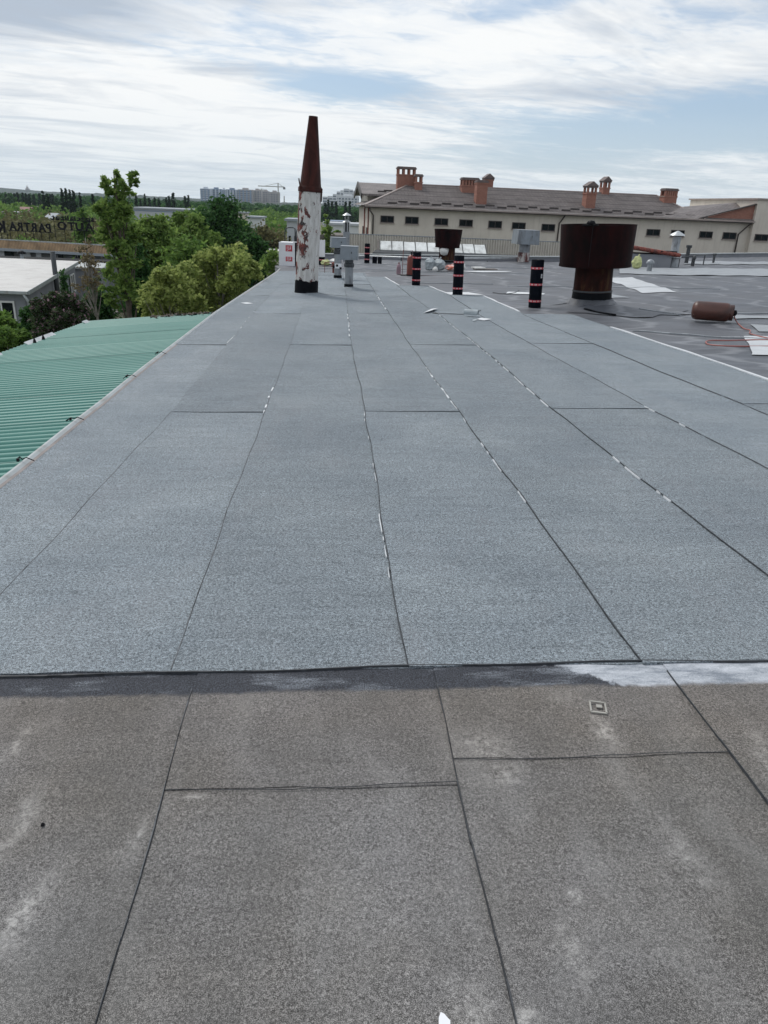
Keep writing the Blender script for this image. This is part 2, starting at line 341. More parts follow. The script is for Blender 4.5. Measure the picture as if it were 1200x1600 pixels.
def leafmat(name, a, b2, trans=.3, c3=None):
    mt, t, b = mat(name)
    g = t.nodes.new('ShaderNodeNewGeometry'); r = g.outputs['Random Per Island']
    n = NOISE(t, OBJ(t), 1.1, 4, .6)
    f = MA(t, 'ADD', MA(t, 'MULTIPLY', r, .5), MA(t, 'MULTIPLY', n, .55))
    c = MIX(t, RAMP(t, f, [(.25, 0.0), (.8, 1.0)]), (*a, 1), (*b2, 1))
    if c3: c = MIX(t, RAMP(t, r, [(.80, 0.0), (.86, .85)]), c, (*c3, 1))
    L(t, c, b.inputs['Base Color']); b.inputs['Roughness'].default_value = .7; b.inputs['Specular IOR Level'].default_value = .15
    tr = t.nodes.new('ShaderNodeBsdfTranslucent'); L(t, c, tr.inputs[0])
    mx = t.nodes.new('ShaderNodeMixShader'); mx.inputs[0].default_value = trans
    L(t, b.outputs[0], mx.inputs[1]); L(t, tr.outputs[0], mx.inputs[2]); L(t, mx.outputs[0], t.nodes['Material Output'].inputs[0])
    return mt
M['lf_dark'] = leafmat('leaf_dark_green', (.022, .065, .020), (.065, .155, .040), .4)
M['lf_mid'] = leafmat('leaf_mid_green', (.06, .13, .028), (.19, .30, .07), .5)
M['lf_light'] = leafmat('leaf_light_green', (.09, .17, .038), (.27, .38, .10), .5)
M['lf_yellow'] = leafmat('leaf_yellow_green', (.15, .21, .05), (.44, .50, .17), .5)
M['lf_olive'] = leafmat('leaf_olive', (.09, .09, .04), (.20, .19, .09))
M['lf_poplar'] = leafmat('leaf_poplar', (.012, .032, .016), (.035, .065, .03), .15)
M['lf_brown'] = leafmat('leaf_brownish', (.13, .10, .055), (.24, .20, .11))
M['lf_lilac'] = leafmat('leaf_lilac', (.03, .055, .022), (.08, .115, .05), .25, (.33, .19, .25))
def mk_ground():
    mt, t, b = mat('ground_soil_grass'); o = OBJ(t)
    c = MIX(t, RAMP(t, NOISE(t, o, .05, 6, .6), [(.4, 0.0), (.6, 1.0)]), (.06, .085, .03, 1), (.17, .15, .11, 1))
    c = MIX(t, RAMP(t, NOISE(t, o, .8, 5, .6), [(.35, 0.0), (.7, .5)]), c, (.05, .07, .025, 1))
    L(t, c, b.inputs['Base Color']); b.inputs['Roughness'].default_value = .95
    return mt
M['ground'] = mk_ground()
M['hill'] = plain('wooded_hill', (.022, .040, .032), .95, var=.5, scale=.02, grime=(.045, .065, .04), gscale=.012)
M['tower_a'] = plain('tower_pale_blue', (.52, .56, .62), .7, var=.06, scale=.05)
M['tower_b'] = plain('tower_blue', (.20, .26, .36), .7, var=.06, scale=.05)
M['tower_c'] = plain('tower_warm_grey', (.40, .37, .36), .8, var=.08, scale=.05)
M['tower_win'] = plain('tower_glazing', (.09, .11, .15), .3, var=.2, scale=.1)
M['panel_white'] = plain('white_slab_block', (.62, .63, .64), .8, var=.05, scale=.05)
M['hall'] = plain('pale_hall_wall', (.44, .46, .49), .8, var=.05, scale=.1)
M['hall_roof'] = plain('grey_hall_roof', (.27, .30, .33), .7, var=.08, scale=.2)
M['pinkroof'] = plain('faded_red_roof', (.22, .115, .10), .8, var=.15, scale=.5)
M['yellow'] = plain('crane_paint', (.35, .33, .28), .6)

# ------------------------------------------------------------------ mesh builder
class MB:
    def __init__(s): s.v = []; s.f = []; s.mi = []; s.sm = []; s.cur = 0; s.smooth = False
    def add(s, vs, fs, smooth=None):
        k = len(s.v); s.v += [tuple(p) for p in vs]
        for f in fs: s.f.append(tuple(i+k for i in f)); s.mi.append(s.cur); s.sm.append(s.smooth if smooth is None else smooth)
        return s
    def m(s, i): s.cur = i; return s
    def box(s, c, d, rz=0, taper=1.0):
        x, y, z = d[0]/2, d[1]/2, d[2]/2; ca, sa = math.cos(rz), math.sin(rz); vs = []
        for zz in (-z, z):
            k = taper if zz > 0 else 1.0
            for a, b in ((-x, -y), (x, -y), (x, y), (-x, y)):
                a *= k; b *= k
                vs.append((c[0]+a*ca-b*sa, c[1]+a*sa+b*ca, c[2]+zz))
        return s.add(vs, [(3, 2, 1, 0), (4, 5, 6, 7), (0, 1, 5, 4), (1, 2, 6, 5), (2, 3, 7, 6), (3, 0, 4, 7)], False)
    def lathe(s, prof, n=28, c=(0, 0, 0), cap0=True, cap1=True, wob=0.0, sx=1.0, smooth=True):
        vs = []; fs = []; rnd = random.Random(int(c[0]*100)+n)
        for (r, z) in prof:
            for i in range(n):
                a = 2*math.pi*i/n; q = r*(1+wob*rnd.uniform(-1, 1))
                vs.append((c[0]+q*math.cos(a)*sx, c[1]+q*math.sin(a), c[2]+z))
        for j in range(len(prof)-1):
            for i in range(n):
                fs.append((j*n+i, j*n+(i+1) % n, (j+1)*n+(i+1) % n, (j+1)*n+i))
        s.add(vs, fs, smooth)
        if cap0: s.add(vs[:n], [tuple(range(n-1, -1, -1))], False)
        if cap1: s.add(vs[-n:], [tuple(range(n))], False)
        return s
    def tube(s, pts, r, n=8, caps=True):
        pts = [Vector(p) for p in pts]; rs = r if isinstance(r, (list, tuple)) else [r]*len(pts)
        vs = []; fs = []; prev = None
        for i, p in enumerate(pts):
            d = (pts[min(i+1, len(pts)-1)]-pts[max(i-1, 0)]).normalized()
            if prev is None:
                a = Vector((0, 0, 1)) if abs(d.z) < .9 else Vector((1, 0, 0)); u = d.cross(a).normalized()
            else: u = (prev-d*prev.dot(d)).normalized()
            prev = u; w = d.cross(u)
            for k in range(n):
                an = 2*math.pi*k/n; vs.append(p+(u*math.cos(an)+w*math.sin(an))*rs[i])
        for j in range(len(pts)-1):
            for k in range(n): fs.append((j*n+k, j*n+(k+1) % n, (j+1)*n+(k+1) % n, (j+1)*n+k))
        if caps: fs += [tuple(range(n-1, -1, -1)), tuple(range((len(pts)-1)*n, len(pts)*n))]
        return s.add(vs, fs, True)
    def quad(s, *p): return s.add(p, [tuple(range(len(p)))], False)
    def slab(s, p, th):        # a convex outline with thickness straight down
        n = len(p); q = [(a[0], a[1], a[2]-th) for a in p]
        fs = [tuple(range(n)), tuple(range(2*n-1, n-1, -1))]+[(i+n, (i+1) % n+n, (i+1) % n, i) for i in range(n)]
        return s.add(list(p)+q, fs, False)
    def bar(s, a, b, w, h):    # rectangular bar from a to b
        a = Vector(a); b = Vector(b); d = (b-a).normalized(); ref = Vector((0, 0, 1)) if abs(d.z) < .95 else Vector((0, 1, 0))
        u = d.cross(ref).normalized()*w/2; w_ = u.normalized().cross(d)*h/2
        vs = [a-u-w_, a+u-w_, a+u+w_, a-u+w_, b-u-w_, b+u-w_, b+u+w_, b-u+w_]
        return s.add(vs, [(0, 1, 2, 3), (7, 6, 5, 4), (0, 4, 5, 1), (1, 5, 6, 2), (2, 6, 7, 3), (3, 7, 4, 0)], False)
    def mesh(s, name, mats):
        me = bpy.data.meshes.new(name); me.from_pydata(s.v, [], s.f)
        me.polygons.foreach_set('material_index', s.mi); me.polygons.foreach_set('use_smooth', s.sm)
        for q in (mats if isinstance(mats, (list, tuple)) else [mats]): me.materials.append(q)
        me.update(); return me
    def build(s, name, mats, parent=None, kind=None, label=None, loc=None):
        o = bpy.data.objects.new(name, s.mesh(name, mats)); COL.objects.link(o)
        if parent: o.parent = parent
        if loc is not None: o.location = loc
        if kind: o['kind'] = kind
        if label: o['label'] = label
        return o
def tag(o, label, cat, group=None, kind=None):
    o['label'] = label; o['category'] = cat
    if group: o['group'] = group
    if kind: o['kind'] = kind
    return o
def thing(name, label, cat, loc, rot=(0, 0, 0), group=None):
    o = bpy.data.objects.new(name, None); o.empty_display_size = .2; COL.objects.link(o); o.location = loc; o.rotation_euler = rot
    return tag(o, label, cat, group)
def copy_tree(o, parent=None):
    c = o.copy(); COL.objects.link(c)
    if parent: c.parent = parent
    for ch in [q for q in bpy.data.objects if q.parent == o]: copy_tree(ch, c)
    return c

# ------------------------------------------------------------------ the roof we stand on
CS = .025
MOUNDS = [(5.72, 17.25, .24, .62), (-.85, 20.2, .10, .55), (.28, 22.5, .07, .38), (-.05, 26.8, .06, .35), (5.4, 39.6, .08, .6), (10.12, 43.0, .05, .4)]
def zr(X, Y):
    z = (-.045*Y if Y < 7.25 else -.326-.0283*(Y-7.25))+CS*X
    for (a, b, h, s) in MOUNDS:
        d = ((X-a)**2+(Y-b)**2)/(s*s)
        if d < 12: z += h*math.exp(-d)
    if X > 5.15 or Y > 30:
        k = min(1, max(X-5.15, (Y-30)*.5))
        z += k*(.016*math.sin(X*1.7+math.sin(Y*.8)*1.5)*math.sin(Y*1.3+X*.4)+.010*math.sin(X*4.1+Y*2.3))
    return z
def zflat(X, Y):      # roof level without the cricket mounds
    z = zr(X, Y)
    for (a, b, h, s) in MOUNDS:
        d = ((X-a)**2+(Y-b)**2)/(s*s)
        if d < 12: z -= h*math.exp(-d)
    return z
def ipl(tab, y):
    if y <= tab[0][0]: return tab[0][1]
    for (a, b), (c, d) in zip(tab, tab[1:]):
        if y <= c: return b+(d-b)*(y-a)/(c-a)
    return tab[-1][1]
LEFT = [(0, -2.14), (4.8, -2.21), (6.6, -2.30), (9.2, -2.38), (15.7, -2.50), (23, -2.48), (31, -2.45), (33.5, -2.5), (35.5, -2.9), (47, -2.9)]
SEAM = [[(3, -1.50), (6.8, -1.55), (11.3, -1.64), (17, -1.75), (30, -1.8)],
        [(2.4, -.61), (7.2, -.68), (11.3, -.71), (20.3, -.83), (30, -.86)],
        [(2.4, .28), (7.2, .27), (11.4, .20), (20.5, .19), (30, .15)],
        [(2.4, 1.20), (7.2, 1.17), (11.4, 1.09), (20.5, 1.0), (30, .95)],
        [(3.2, 2.12), (6.8, 2.11), (10.8, 2.13), (15.4, 2.06), (20, 1.88), (24.2, 1.80), (28.4, 1.58)],
        [(5, 3.14), (7.1, 3.10), (10.8, 2.99), (14.9, 2.90), (20.5, 2.95), (24.0, 2.70)],
        [(7.3, 4.15), (9, 4.06), (11.8, 3.97), (14.6, 3.86), (20.6, 3.78)],
        [(8.5, 5.11), (10.6, 5.07), (13.8, 4.94), (17, 4.80)]]
def seam(i, y):
    if i < 0: return ipl(LEFT, y)+.03
    return ipl(SEAM[i], y)+.006*math.sin(y*2.1+i*1.7)+.004*math.sin(y*5.3+i)
def lattice(xs, ys, fx, fz, name, mt, parent=None, kind=None):
    pass
deck = MB()
xs = sorted(set([round(v, 3) for v in np.arange(-1, 12.01, .15)]+[round(v, 3) for v in np.arange(12.5, 41, .7)]))
ys = sorted(set([round(v, 3) for v in np.arange(2.4, 32, .15)]+[round(v, 3) for v in np.arange(-6, 2.3, .5)]+[round(v, 3) for v in np.arange(32, 64.5, .5)]))
def farY(X): return ipl([(-3, 45.5), (10, 44.2), (13, 44.8), (18.2, 49), (24, 54), (41, 64)], X)
vs = []; n = 0
fr = np.linspace(0, 1, 9)[:-1]
for y in ys:
    l = ipl(LEFT, y); row = [l+(-1-l)*f for f in fr]+xs
    n = len(row)
    for x in row: vs.append((x, min(y, farY(x)), zr(x, min(y, farY(x)))))
fs = []
for j in range(len(ys)-1):
    for i in range(n-1):
        if ys[j] < farY(vs[j*n+i+1][0]) : fs.append((j*n+i, j*n+i+1, (j+1)*n+i+1, (j+1)*n+i))
deck.add(vs, fs, True)
roof = deck.build('flat_roof', M['bitumen'], kind='structure')
# building below it
wl = MB()
outl = [(ipl(LEFT, y)+.02, y) for y in (-6, 5, 10, 16, 23, 31, 33.5, 35.5, 45.4)]+[(x, farY(x)-.02) for x in (10, 13, 18.2, 24, 41)]+[(41, -6)]
for (a, b) in zip(outl, outl[1:]+outl[:1]):
    wl.quad((a[0], a[1], GROUND), (b[0], b[1], GROUND), (b[0], b[1], zr(*b)-.01), (a[0], a[1], zr(*a)-.01))
wl.build('wall', M['grey_wall'], roof)

def felt_sheet(fa, fb, ya, yb, lift, mt, name='felt_sheet', tl=.009, step=.2, ragged=.006, seed=0):
    rnd = random.Random(seed); b = MB(); yn = max(2, int((yb-ya)/step)+1); Y = [ya+(yb-ya)*k/(yn-1) for k in range(yn)]
    xn = 8; ph = rnd.uniform(0, 6)
    top = []; 
    for j, y in enumerate(Y):
        for i in range(xn):
            f = i/(xn-1); x = fa(y)*(1-f)+(fb(y))*f
            yy = y
            if j == 0: yy += ragged*math.sin(x*7+ph)+ragged*.6*math.sin(x*19+ph)
            top.append((x, yy, zr(x, yy)+lift+tl*(1-f)))
    fsx = [(j*xn+i, j*xn+i+1, (j+1)*xn+i+1, (j+1)*xn+i) for j in range(yn-1) for i in range(xn-1)]
    b.add(top, fsx, True)
    def skirt(ids):
        t_ = [top[i] for i in ids]; q = [(p[0], p[1], p[2]-lift-tl-.004) for p in t_]; k = len(ids)
        b.add(t_+q, [(i, i+1, k+i+1, k+i) for i in range(k-1)], False)
    skirt(list(range(xn))); skirt([j*xn for j in range(yn)]); skirt([j*xn+xn-1 for j in range(yn)])
    return b.build(name, mt, roof)
cols = {-1: ([2.43, 11.3, 20.0, 31.5]), 0: [2.41, 6.94, 15.63, 24.3, 32], 1: [2.40, 11.34, 20.0, 28.6, 31.2], 2: [2.405, 6.97, 15.76, 24.4, 31],
        3: [2.40, 11.4, 20.1, 28.4], 4: [2.42, 7.1, 15.8, 24.1], 5: [2.4, 11.6, 20.6], 6: [2.4, 7.32, 15.9]}
sd_ = 1
for c_, yy in cols.items():
    for k in range(len(yy)-1):
        a, b_ = yy[k], yy[k+1]
        up_ = .006 if k % 2 == 0 else .010
        felt_sheet(lambda y, i=c_-0: seam(i-0 if i >= 0 else -1, y) if i >= 0 else seam(-1, y), lambda y, i=c_: seam(i+1, y)+.05, a, b_+(.06 if k < len(yy)-2 else 0), up_, M['felt_new'], seed=sd_)
        sd_ += 1
# the last column shows only its left lap beyond seam 7: felt sheets in front out of the frame on the right
felt_sheet(lambda y: seam(7, y) if y > 20 else seam(7, y), lambda y: seam(7, y)+.9, 2.4, 6.9, .006, M['felt_new'], seed=77)

# foreground: older felt
OS = [(lambda y, k=k: k) for k in (-2.12, -1.42, -.49, .39, 1.275, 2.17, 3.06)]
def os_(k, sl): return lambda y: k+sl*(y-1.6)+.004*math.sin(y*6+k*3)
E_ = [os_(-2.13, 0), os_(-1.42, -.02), os_(-.485, -.025), os_(.385, -.008), os_(1.268, .01), os_(2.17, .02), os_(3.06, 0)]
for k, (ja) in enumerate((None, None, 1.752, 1.86, None, None)):
    a, b_ = E_[k], E_[k+1]
    bb = lambda y, q=b_: q(y)+.035
    if ja is None: felt_sheet(a, bb, -2, 2.44, .002, M['felt_old'], step=.1, seed=100+k, tl=.005)
    else:
        felt_sheet(a, bb, -2, ja+.04, .000, M['felt_old'], step=.1, seed=120+k, tl=.005, ragged=.004)
        felt_sheet(a, bb, ja, 2.44, .003, M['felt_old'], step=.1, seed=140+k, tl=.005, ragged=.007)
# new felt must lie over the band: front lip strip of dark bitumen under each front edge
lp = MB()
pts = [(x, 2.40+.006*math.sin(x*7)+.01*math.sin(x*1.9), zr(x, 2.4)+.010) for x in np.arange(-2.1, 3.2, .05)]
for a, b_ in zip(pts, pts[1:]):
    lp.bar(a, b_, .002+.005*random.random(), .010)
lp.build('front_lip', M['seam'], roof)

# seam beads, dark and ragged, and pale film left along some of them
def bead(fn, ya, yb, name, mt, w0, w1, dens=1.0, side=-.003, seed=0, h=.004, lift=.016, wf=None):
    rnd = random.Random(seed); b = MB(); y = ya
    while y < yb:
        ln = rnd.uniform(.04, .14)*(1+y*.05)
        if rnd.random() < dens:
            w = rnd.uniform(w0, w1)*(wf(y) if wf else 1); x0, x1 = fn(y)+side, fn(y+ln)+side; e = rnd.uniform(-.002, .002)
            b.slab([(x0-w/2+e, y, zr(x0, y)+lift), (x0+w/2, y-.004, zr(x0, y)+lift), (x1+w/2+e, y+ln, zr(x1, y+ln)+lift), (x1-w/2, y+ln, zr(x1, y+ln)+lift)], h+.012)
        y += ln
    if b.v: b.build(name, mt, roof)
ends = {0: 31, 1: 31, 2: 31, 3: 31, 4: 24, 5: 20.5, 6: 15.9}
for i in range(7):
    dn = [1, 1, 1, 1, 1, .95, .8][i]
    bead(lambda y, i=i: seam(i, y), 2.42, ends[i], 'seam_bead', M['seam_soft'] if i < 2 or i > 4 else M['seam'], .0008, .0042, dn, seed=i, wf=lambda y: 1+y*.03)
FILM = [(0, 10.5, 16, .25, .012), (1, 6.9, 8.2, .6, .022), (2, 3.2, 6.9, .35, .006), (2, 11.5, 15.6, .5, .02), (3, 4.2, 9.5, .40, .007), (3, 7.2, 9.0, .5, .02), (3, 16, 20.5, .45, .03), (4, 4.2, 5.2, .5, .010), (4, 7.2, 15.5, .75, .010), (5, 6.2, 7.1, .5, .010)]
for k, (i, a, b_, d_, w) in enumerate(FILM):
    bead(lambda y, i=i: seam(i, y), a, b_, 'film_residue', M['film'], w*.25, w*.9, d_*.72, side=-.012, seed=40+k, lift=.018, h=.002)
for (i, a, b_, w) in ((7, 8.0, 13.9, .045), (6, 16.4, 20.5, .05), (5, 20.6, 24.0, .05), (4, 24.2, 28.3, .05), (7, 2.5, 8.0, .045)):
    b = MB(); yy = np.arange(a, b_, .25)
    for y0, y1 in zip(yy, yy[1:]):
        x0, x1 = seam(i, y0)+.03, seam(i, y1)+.03; w0 = w*(1+.2*math.sin(y0*3)); w1 = w*(1+.2*math.sin(y1*3))
        b.slab([(x0, y0, zr(x0, y0)+.022), (x0+w0, y0, zr(x0+w0, y0)+.020), (x1+w1, y1, zr(x1+w1, y1)+.020), (x1, y1, zr(x1, y1)+.022)], .012)
    b.build('edge_film', M['film'], roof)
# cross joints
for c_, yy in cols.items():
    for k, y in enumerate(yy[1:-1]):
        b = MB(); xa, xb = seam(c_, y), seam(c_+1, y)
        P = [(xa+(xb-xa)*q/8, y+.006*math.sin((xa+(xb-xa)*q/8)*7+sd_)+(-.004), 0) for q in range(9)]
        for p, q in zip(P, P[1:]): b.bar((p[0], p[1], zr(p[0], y)+.015), (q[0], q[1], zr(q[0], y)+.015), .0014+.0004*y, .004)
        b.build('cross_joint', M['seam'], roof)
for i, dd in ((1, 1.0), (2, 1.0), (3, 1.0), (4, 1.0)):
    bead(E_[i], .3, 2.27, 'seam_bead', M['seam'] if i > 2 else M['seam_soft'], .0006, .0024, dd, seed=60+i, lift=.0115, h=.001, wf=lambda y: 1+.5*math.sin(y*9))
for i, y in ((2, 1.752), (3, 1.86)):
    b = MB(); xa, xb = E_[i](y), E_[i+1](y); ph = i
    P = [(xa+(xb-xa)*q/14, y+.006*math.sin(q*.45+ph)+.002*math.sin(q*1.9)-.002, 0) for q in range(15)]
    for p, q in zip(P, P[1:]): b.bar((p[0], p[1], zr(p[0], y)+.009), (q[0], q[1], zr(q[0], y)+.009), .001+.0008*random.random(), .002)
    b.build('cross_joint', M['seam'], roof)

# pale membrane patches and old laps on the dark part
def patch(name, pts, mt, lift=.014, parent=roof, th=.012):
    b = MB(); P = [Vector((x, y, 0)) for x, y in pts]
    # subdivide quad so that it follows the roof
    A, B, C, D = P; n1 = max(2, int((B-A).length/.15)+1); n2 = max(2, int((D-A).length/.15)+1); g = []
    for j in range(n2+1):
        for i in range(n1+1):
            q = (A*(1-i/n1)+B*(i/n1))*(1-j/n2)+(D*(1-i/n1)+C*(i/n1))*(j/n2)
            w = .03*math.sin(q.x*5+q.y*3); g.append((q.x+w*(j in (0, n2)), q.y+w*.5, zr(q.x, q.y)+lift))
    b.add(g, [(j*(n1+1)+i, j*(n1+1)+i+1, (j+1)*(n1+1)+i+1, (j+1)*(n1+1)+i) for j in range(n2) for i in range(n1)], True)
    return b.build(name, mt, parent)
patch('membrane_patch', [(8.7, 21.9), (9.9, 22.1), (11.2, 29.4), (9.9, 28.8)], M['pale_new'])
patch('membrane_patch', [(7.0, 20.0), (7.7, 20.1), (7.6, 21.8), (7.1, 21.6)], M['primer_pale'])
patch('membrane_patch', [(6.0, 10.6), (7.6, 10.2), (8.2, 12.6), (6.9, 12.6)], M['pale_new'])
patch('membrane_patch', [(7.6, 13.4), (9.0, 12.9), (9.4, 13.9), (7.9, 14.3)], M['primer_pale'])
patch('membrane_patch', [(8.2, 15.4), (9.6, 15.5), (9.3, 16.0), (8.3, 16.0)], M['primer_pale'], .018)
patch('membrane_band', [(11.5, 31.6), (27, 30.6), (30, 37.5), (13.6, 37.6)], M['primer_pale'], .03)
patch('membrane_band', [(19, 42.5), (36, 44), (38, 48), (21, 47)], M['primer_pale'], .03)
patch('membrane_patch', [(5.1, 33.0), (6.9, 32.2), (7.3, 32.8), (5.3, 33.6)], M['film'], .016)
patch('membrane_patch', [(4.6, 21.2), (5.6, 21.0), (5.8, 21.6), (4.8, 21.9)], M['film'], .016)
patch('membrane_patch', [(3.0, 20.75), (3.9, 20.7), (3.6, 21.6), (2.95, 21.5)], M['film'], .016)
for (p0, p1) in (((7.7, 11.9), (5.2, 13.2)), ((5.3, 24.3), (12, 23.9)), ((0.4, 32.6), (8, 31.2)), ((-2, 34.2), (3.2, 33.6)), ((8, 16.6), (13, 15.9)), ((6, 36.5), (13, 35.6)), ((-2.3, 39), (4, 38.4)), ((2.2, 25.4), (5, 25.1))):
    b = MB(); k = 24
    for q in range(k):
        a = (p0[0]+(p1[0]-p0[0])*q/k, p0[1]+(p1[1]-p0[1])*q/k+.05*math.sin(q*.9)); c = (p0[0]+(p1[0]-p0[0])*(q+1)/k, p0[1]+(p1[1]-p0[1])*(q+1)/k+.05*math.sin((q+1)*.9))
        b.bar((a[0], a[1], zr(*a)+.012), (c[0], c[1], zr(*c)+.012), .03+.05*random.random(), .02)
    b.build('lap_edge', M['primer_pale'], roof)
# ragged tar apron in front of the big vent
ap = MB(); rn = random.Random(5); P = []
for k in range(26):
    a = 2*math.pi*k/26; r_ = (.95+.35*rn.random())*(1.25 if -.9 < math.cos(a) else .7)
    P.append((6.25+r_*math.cos(a)*1.1, 16.9+r_*math.sin(a)*.95))
ctr = (6.2, 16.9); V = [(*ctr, zr(*ctr)+.02)]
for f_ in (.33, .66, 1):
    for p in P: q = (ctr[0]+(p[0]-ctr[0])*f_, ctr[1]+(p[1]-ctr[1])*f_); V.append((*q, zr(*q)+(.022 if f_ < 1 else .016)))
F = [(0, 1+i, 1+(i+1) % 26) for i in range(26)]+[(1+j*26+i, 1+(j+1)*26+i, 1+(j+1)*26+(i+1) % 26, 1+j*26+(i+1) % 26) for j in range(2) for i in range(26)]
ap.add(V, F, True); ap.build('tar_apron', M['bitumen'], roof)
for P in ([(6.75, 16.95), (6.95, 16.5), (7.2, 16.1), (7.15, 15.8)], [(5.35, 16.5), (5.5, 16.1), (5.75, 15.7)]):
    b = MB()
    for a, c in zip(P, P[1:]): b.bar((*a, zr(*a)+.03), (*c, zr(*c)+.03), .06, .03)
    b.build('lap_edge', M['primer_pale'] if P[0][0] > 6 else M['tar'], roof)

# left edge: metal drip flashing with wire brackets
fl = MB(); yy = list(np.arange(-1, 33.6, .6))
for y0, y1 in zip(yy, yy[1:]):
    for (dx0, dx1, dz0, dz1) in ((-.032, -.012, -.02, .03), (-.012, .006, .03, .03), (.006, .03, .03, .016)):
        fl.quad((ipl(LEFT, y0)+dx0, y0, zr(ipl(LEFT, y0), y0)+dz0), (ipl(LEFT, y0)+dx1, y0, zr(ipl(LEFT, y0), y0)+dz1),
                (ipl(LEFT, y1)+dx1, y1, zr(ipl(LEFT, y1), y1)+dz1), (ipl(LEFT, y1)+dx0, y1, zr(ipl(LEFT, y1), y1)+dz0))
fo = fl.build('edge_flashing', M['zinc'], roof)
us = MB()
for y0, y1 in zip(yy, yy[1:]):
    a, b_ = ipl(LEFT, y0), ipl(LEFT, y1)
    us.quad((a+.03, y0, zr(a, y0)+.0172), (a+.06, y0, zr(a, y0)+.0178), (b_+.06, y1, zr(b_, y1)+.0178), (b_+.03, y1, zr(b_, y1)+.0172))
us.build('rusty_upstand', M['flash_in'], fo)
for y in (5.2, 6.5, 8.6, 10.3):
    x = ipl(LEFT, y); z = zr(x, y); b = MB(); rn = random.Random(int(y*10))
    for k in range(3):
        a = rn.uniform(-.9, .9); s_ = 1 if k % 2 else -1
        b.tube([(x, y, z+.05), (x+s_*.025, y+a*.03, z+.06), (x+s_*(.05+.04*rn.random()), y+a*.08, z+.03)], .004, 5)
    b.box((x-.03, y, z+.045), (.016, .02, .02)); b.build('wire_bracket', M['black'], fo)

# far kerb with metal cap and a pipe along it
pr = MB(); cp = MB(); ee = [(-2.9, 45.5), (3, 44.9), (10, 44.2), (13, 44.8), (18.2, 49), (24, 54), (41, 64)]
for a, b_ in zip(ee, ee[1:]):
    za, zb = zr(*a), zr(*b_)
    pr.bar((*a, za+.06), (*b_, zb+.06), .3, .36); cp.bar((*a, za+.27), (*b_, zb+.27), .42, .05)
po = pr.build('kerb_wall', M['grey_wall'], roof); cp.build('kerb_cap', M['zinc'], po)
pp = thing('service_pipe', 'long grey pipe running low in front of the far roof kerb', 'pipe', (1, 43.2, zr(1, 43.2)))
b = MB(); b.tube([(-.2, .3, .22), (4, .1, .24), (9.4, -.1, .45)], .05, 8); b.build('pipe', M['alu'], pp)
for x in (0, 2.4, 4.8, 7.2, 9.2):
    b = MB().box((x, .15, .08), (.06, .06, .3)); b.build('support', M['galv_dark'], pp)

# ------------------------------------------------------------------ chimneys and vents on the roof
def skirt_ring(b, r0, r1, h, n=24, wob=.06): b.lathe([(r1, -.02), (r0*1.25, h*.45), (r0, h)], n, cap0=False, cap1=False, wob=wob)
cy = (-.85, 20.2)
t = thing('tall_chimney', 'tall round chimney with peeling white paint, rusty conical top and black tarred foot', 'chimney', (*cy, zflat(*cy)-.02), (0, R(2.4), 0))
b = MB(); b.lathe([(.29, 0.0), (.287, 1.4), (.284, 2.58)], 40); b.build('shaft', M['peel'], t)
b = MB(); b.lathe([(.302, 2.50), (.302, 2.59), (.275, 2.62), (.262, 2.64), (.108, 4.15), (.108, 4.17)], 36, cap1=False); b.lathe([(.1, 4.17), (.1, 3.9)], 36, cap0=False)
b.build('conical_top', M['rust_cone'], t)
b = MB(); n_ = 40
vs = []; rn = random.Random(3)
for (r, zf) in ((.31, 0), (.305, .1), (.296, 1)):
    for i in range(n_): vs.append((r*math.cos(2*math.pi*i/n_), r*math.sin(2*math.pi*i/n_), .02+zf*(.37+.022*math.sin(i*.55)+.014*math.sin(i*1.9+1)+.025*rn.random() if zf == 1 else .25)))
b.add(vs, [(j*n_+i, j*n_+(i+1) % n_, (j+1)*n_+(i+1) % n_, (j+1)*n_+i) for j in range(2) for i in range(n_)], True)
b.build('tar_collar', M['tar'], t)
b = MB(); b.bar((-.22, -.2, 2.5), (-.285, -.14, 2.78), .03, .05); b.build('clip', M['rust_cone'], t); b = MB(); b.box((.285, -.1, 2.45), (.03, .05, .3)); b.build('clip', M['rust_cone'], t)

def boxvent(x, y, w, h, hp, rp, label, cat='roof vent', stem='galv2', flare=.95, neck=True, depth=None, lower=None):
    t = thing('box_vent', label, cat, (x, y, zflat(x, y)-.0), (0, 0, R(random.uniform(-6, 6))), 'small vents with box hoods')
    b = MB(); b.lathe([(rp, 0), (rp, hp)], 24); b.build('pipe', M[stem], t)
    if lower: b = MB(); b.lathe([(rp*1.06, .0), (rp*1.05, lower)], 24); b.build('painted_sleeve', M['rust_redwhite'], t)
    else: b = MB(); b.lathe([(rp*1.12, .0), (rp*1.1, .12), (rp*1.02, .15)], 24, wob=.03); b.build('tar_collar', M['tar'], t)
    if neck: b = MB(); b.lathe([(rp*1.18, hp-.22), (rp*1.25, hp-.17), (rp*1.2, hp-.12), (rp*1.0, hp-.1), (rp*1.0, hp)], 24); b.build('neck_ring', M['galv_dark'], t)
    d = depth or w
    b = MB(); b.box((0, 0, hp+h/2), (w, d, h), taper=flare)
    b.box((0, 0, hp+h+.006), (w*flare+.02, d*flare+.02, .014)); b.box((0, 0, hp-.006), (w+.02, d+.02, .014)); o = b.build('hood', M['galv'], t)
    b = MB(); b.box((w*.15, -d/2-.004, hp+h*.55), (.025, .012, .05)); b.build('latch', M['galv_dark'], t)
    return t
boxvent(.28, 22.5, .50, .34, .83, .118, 'grey pipe vent with box hood, standing nearest and right of the tall chimney')
boxvent(-.05, 26.8, .52, .30, 1.05, .125, 'grey pipe vent with box hood and scribbled mark, partly behind the nearer hooded vent')
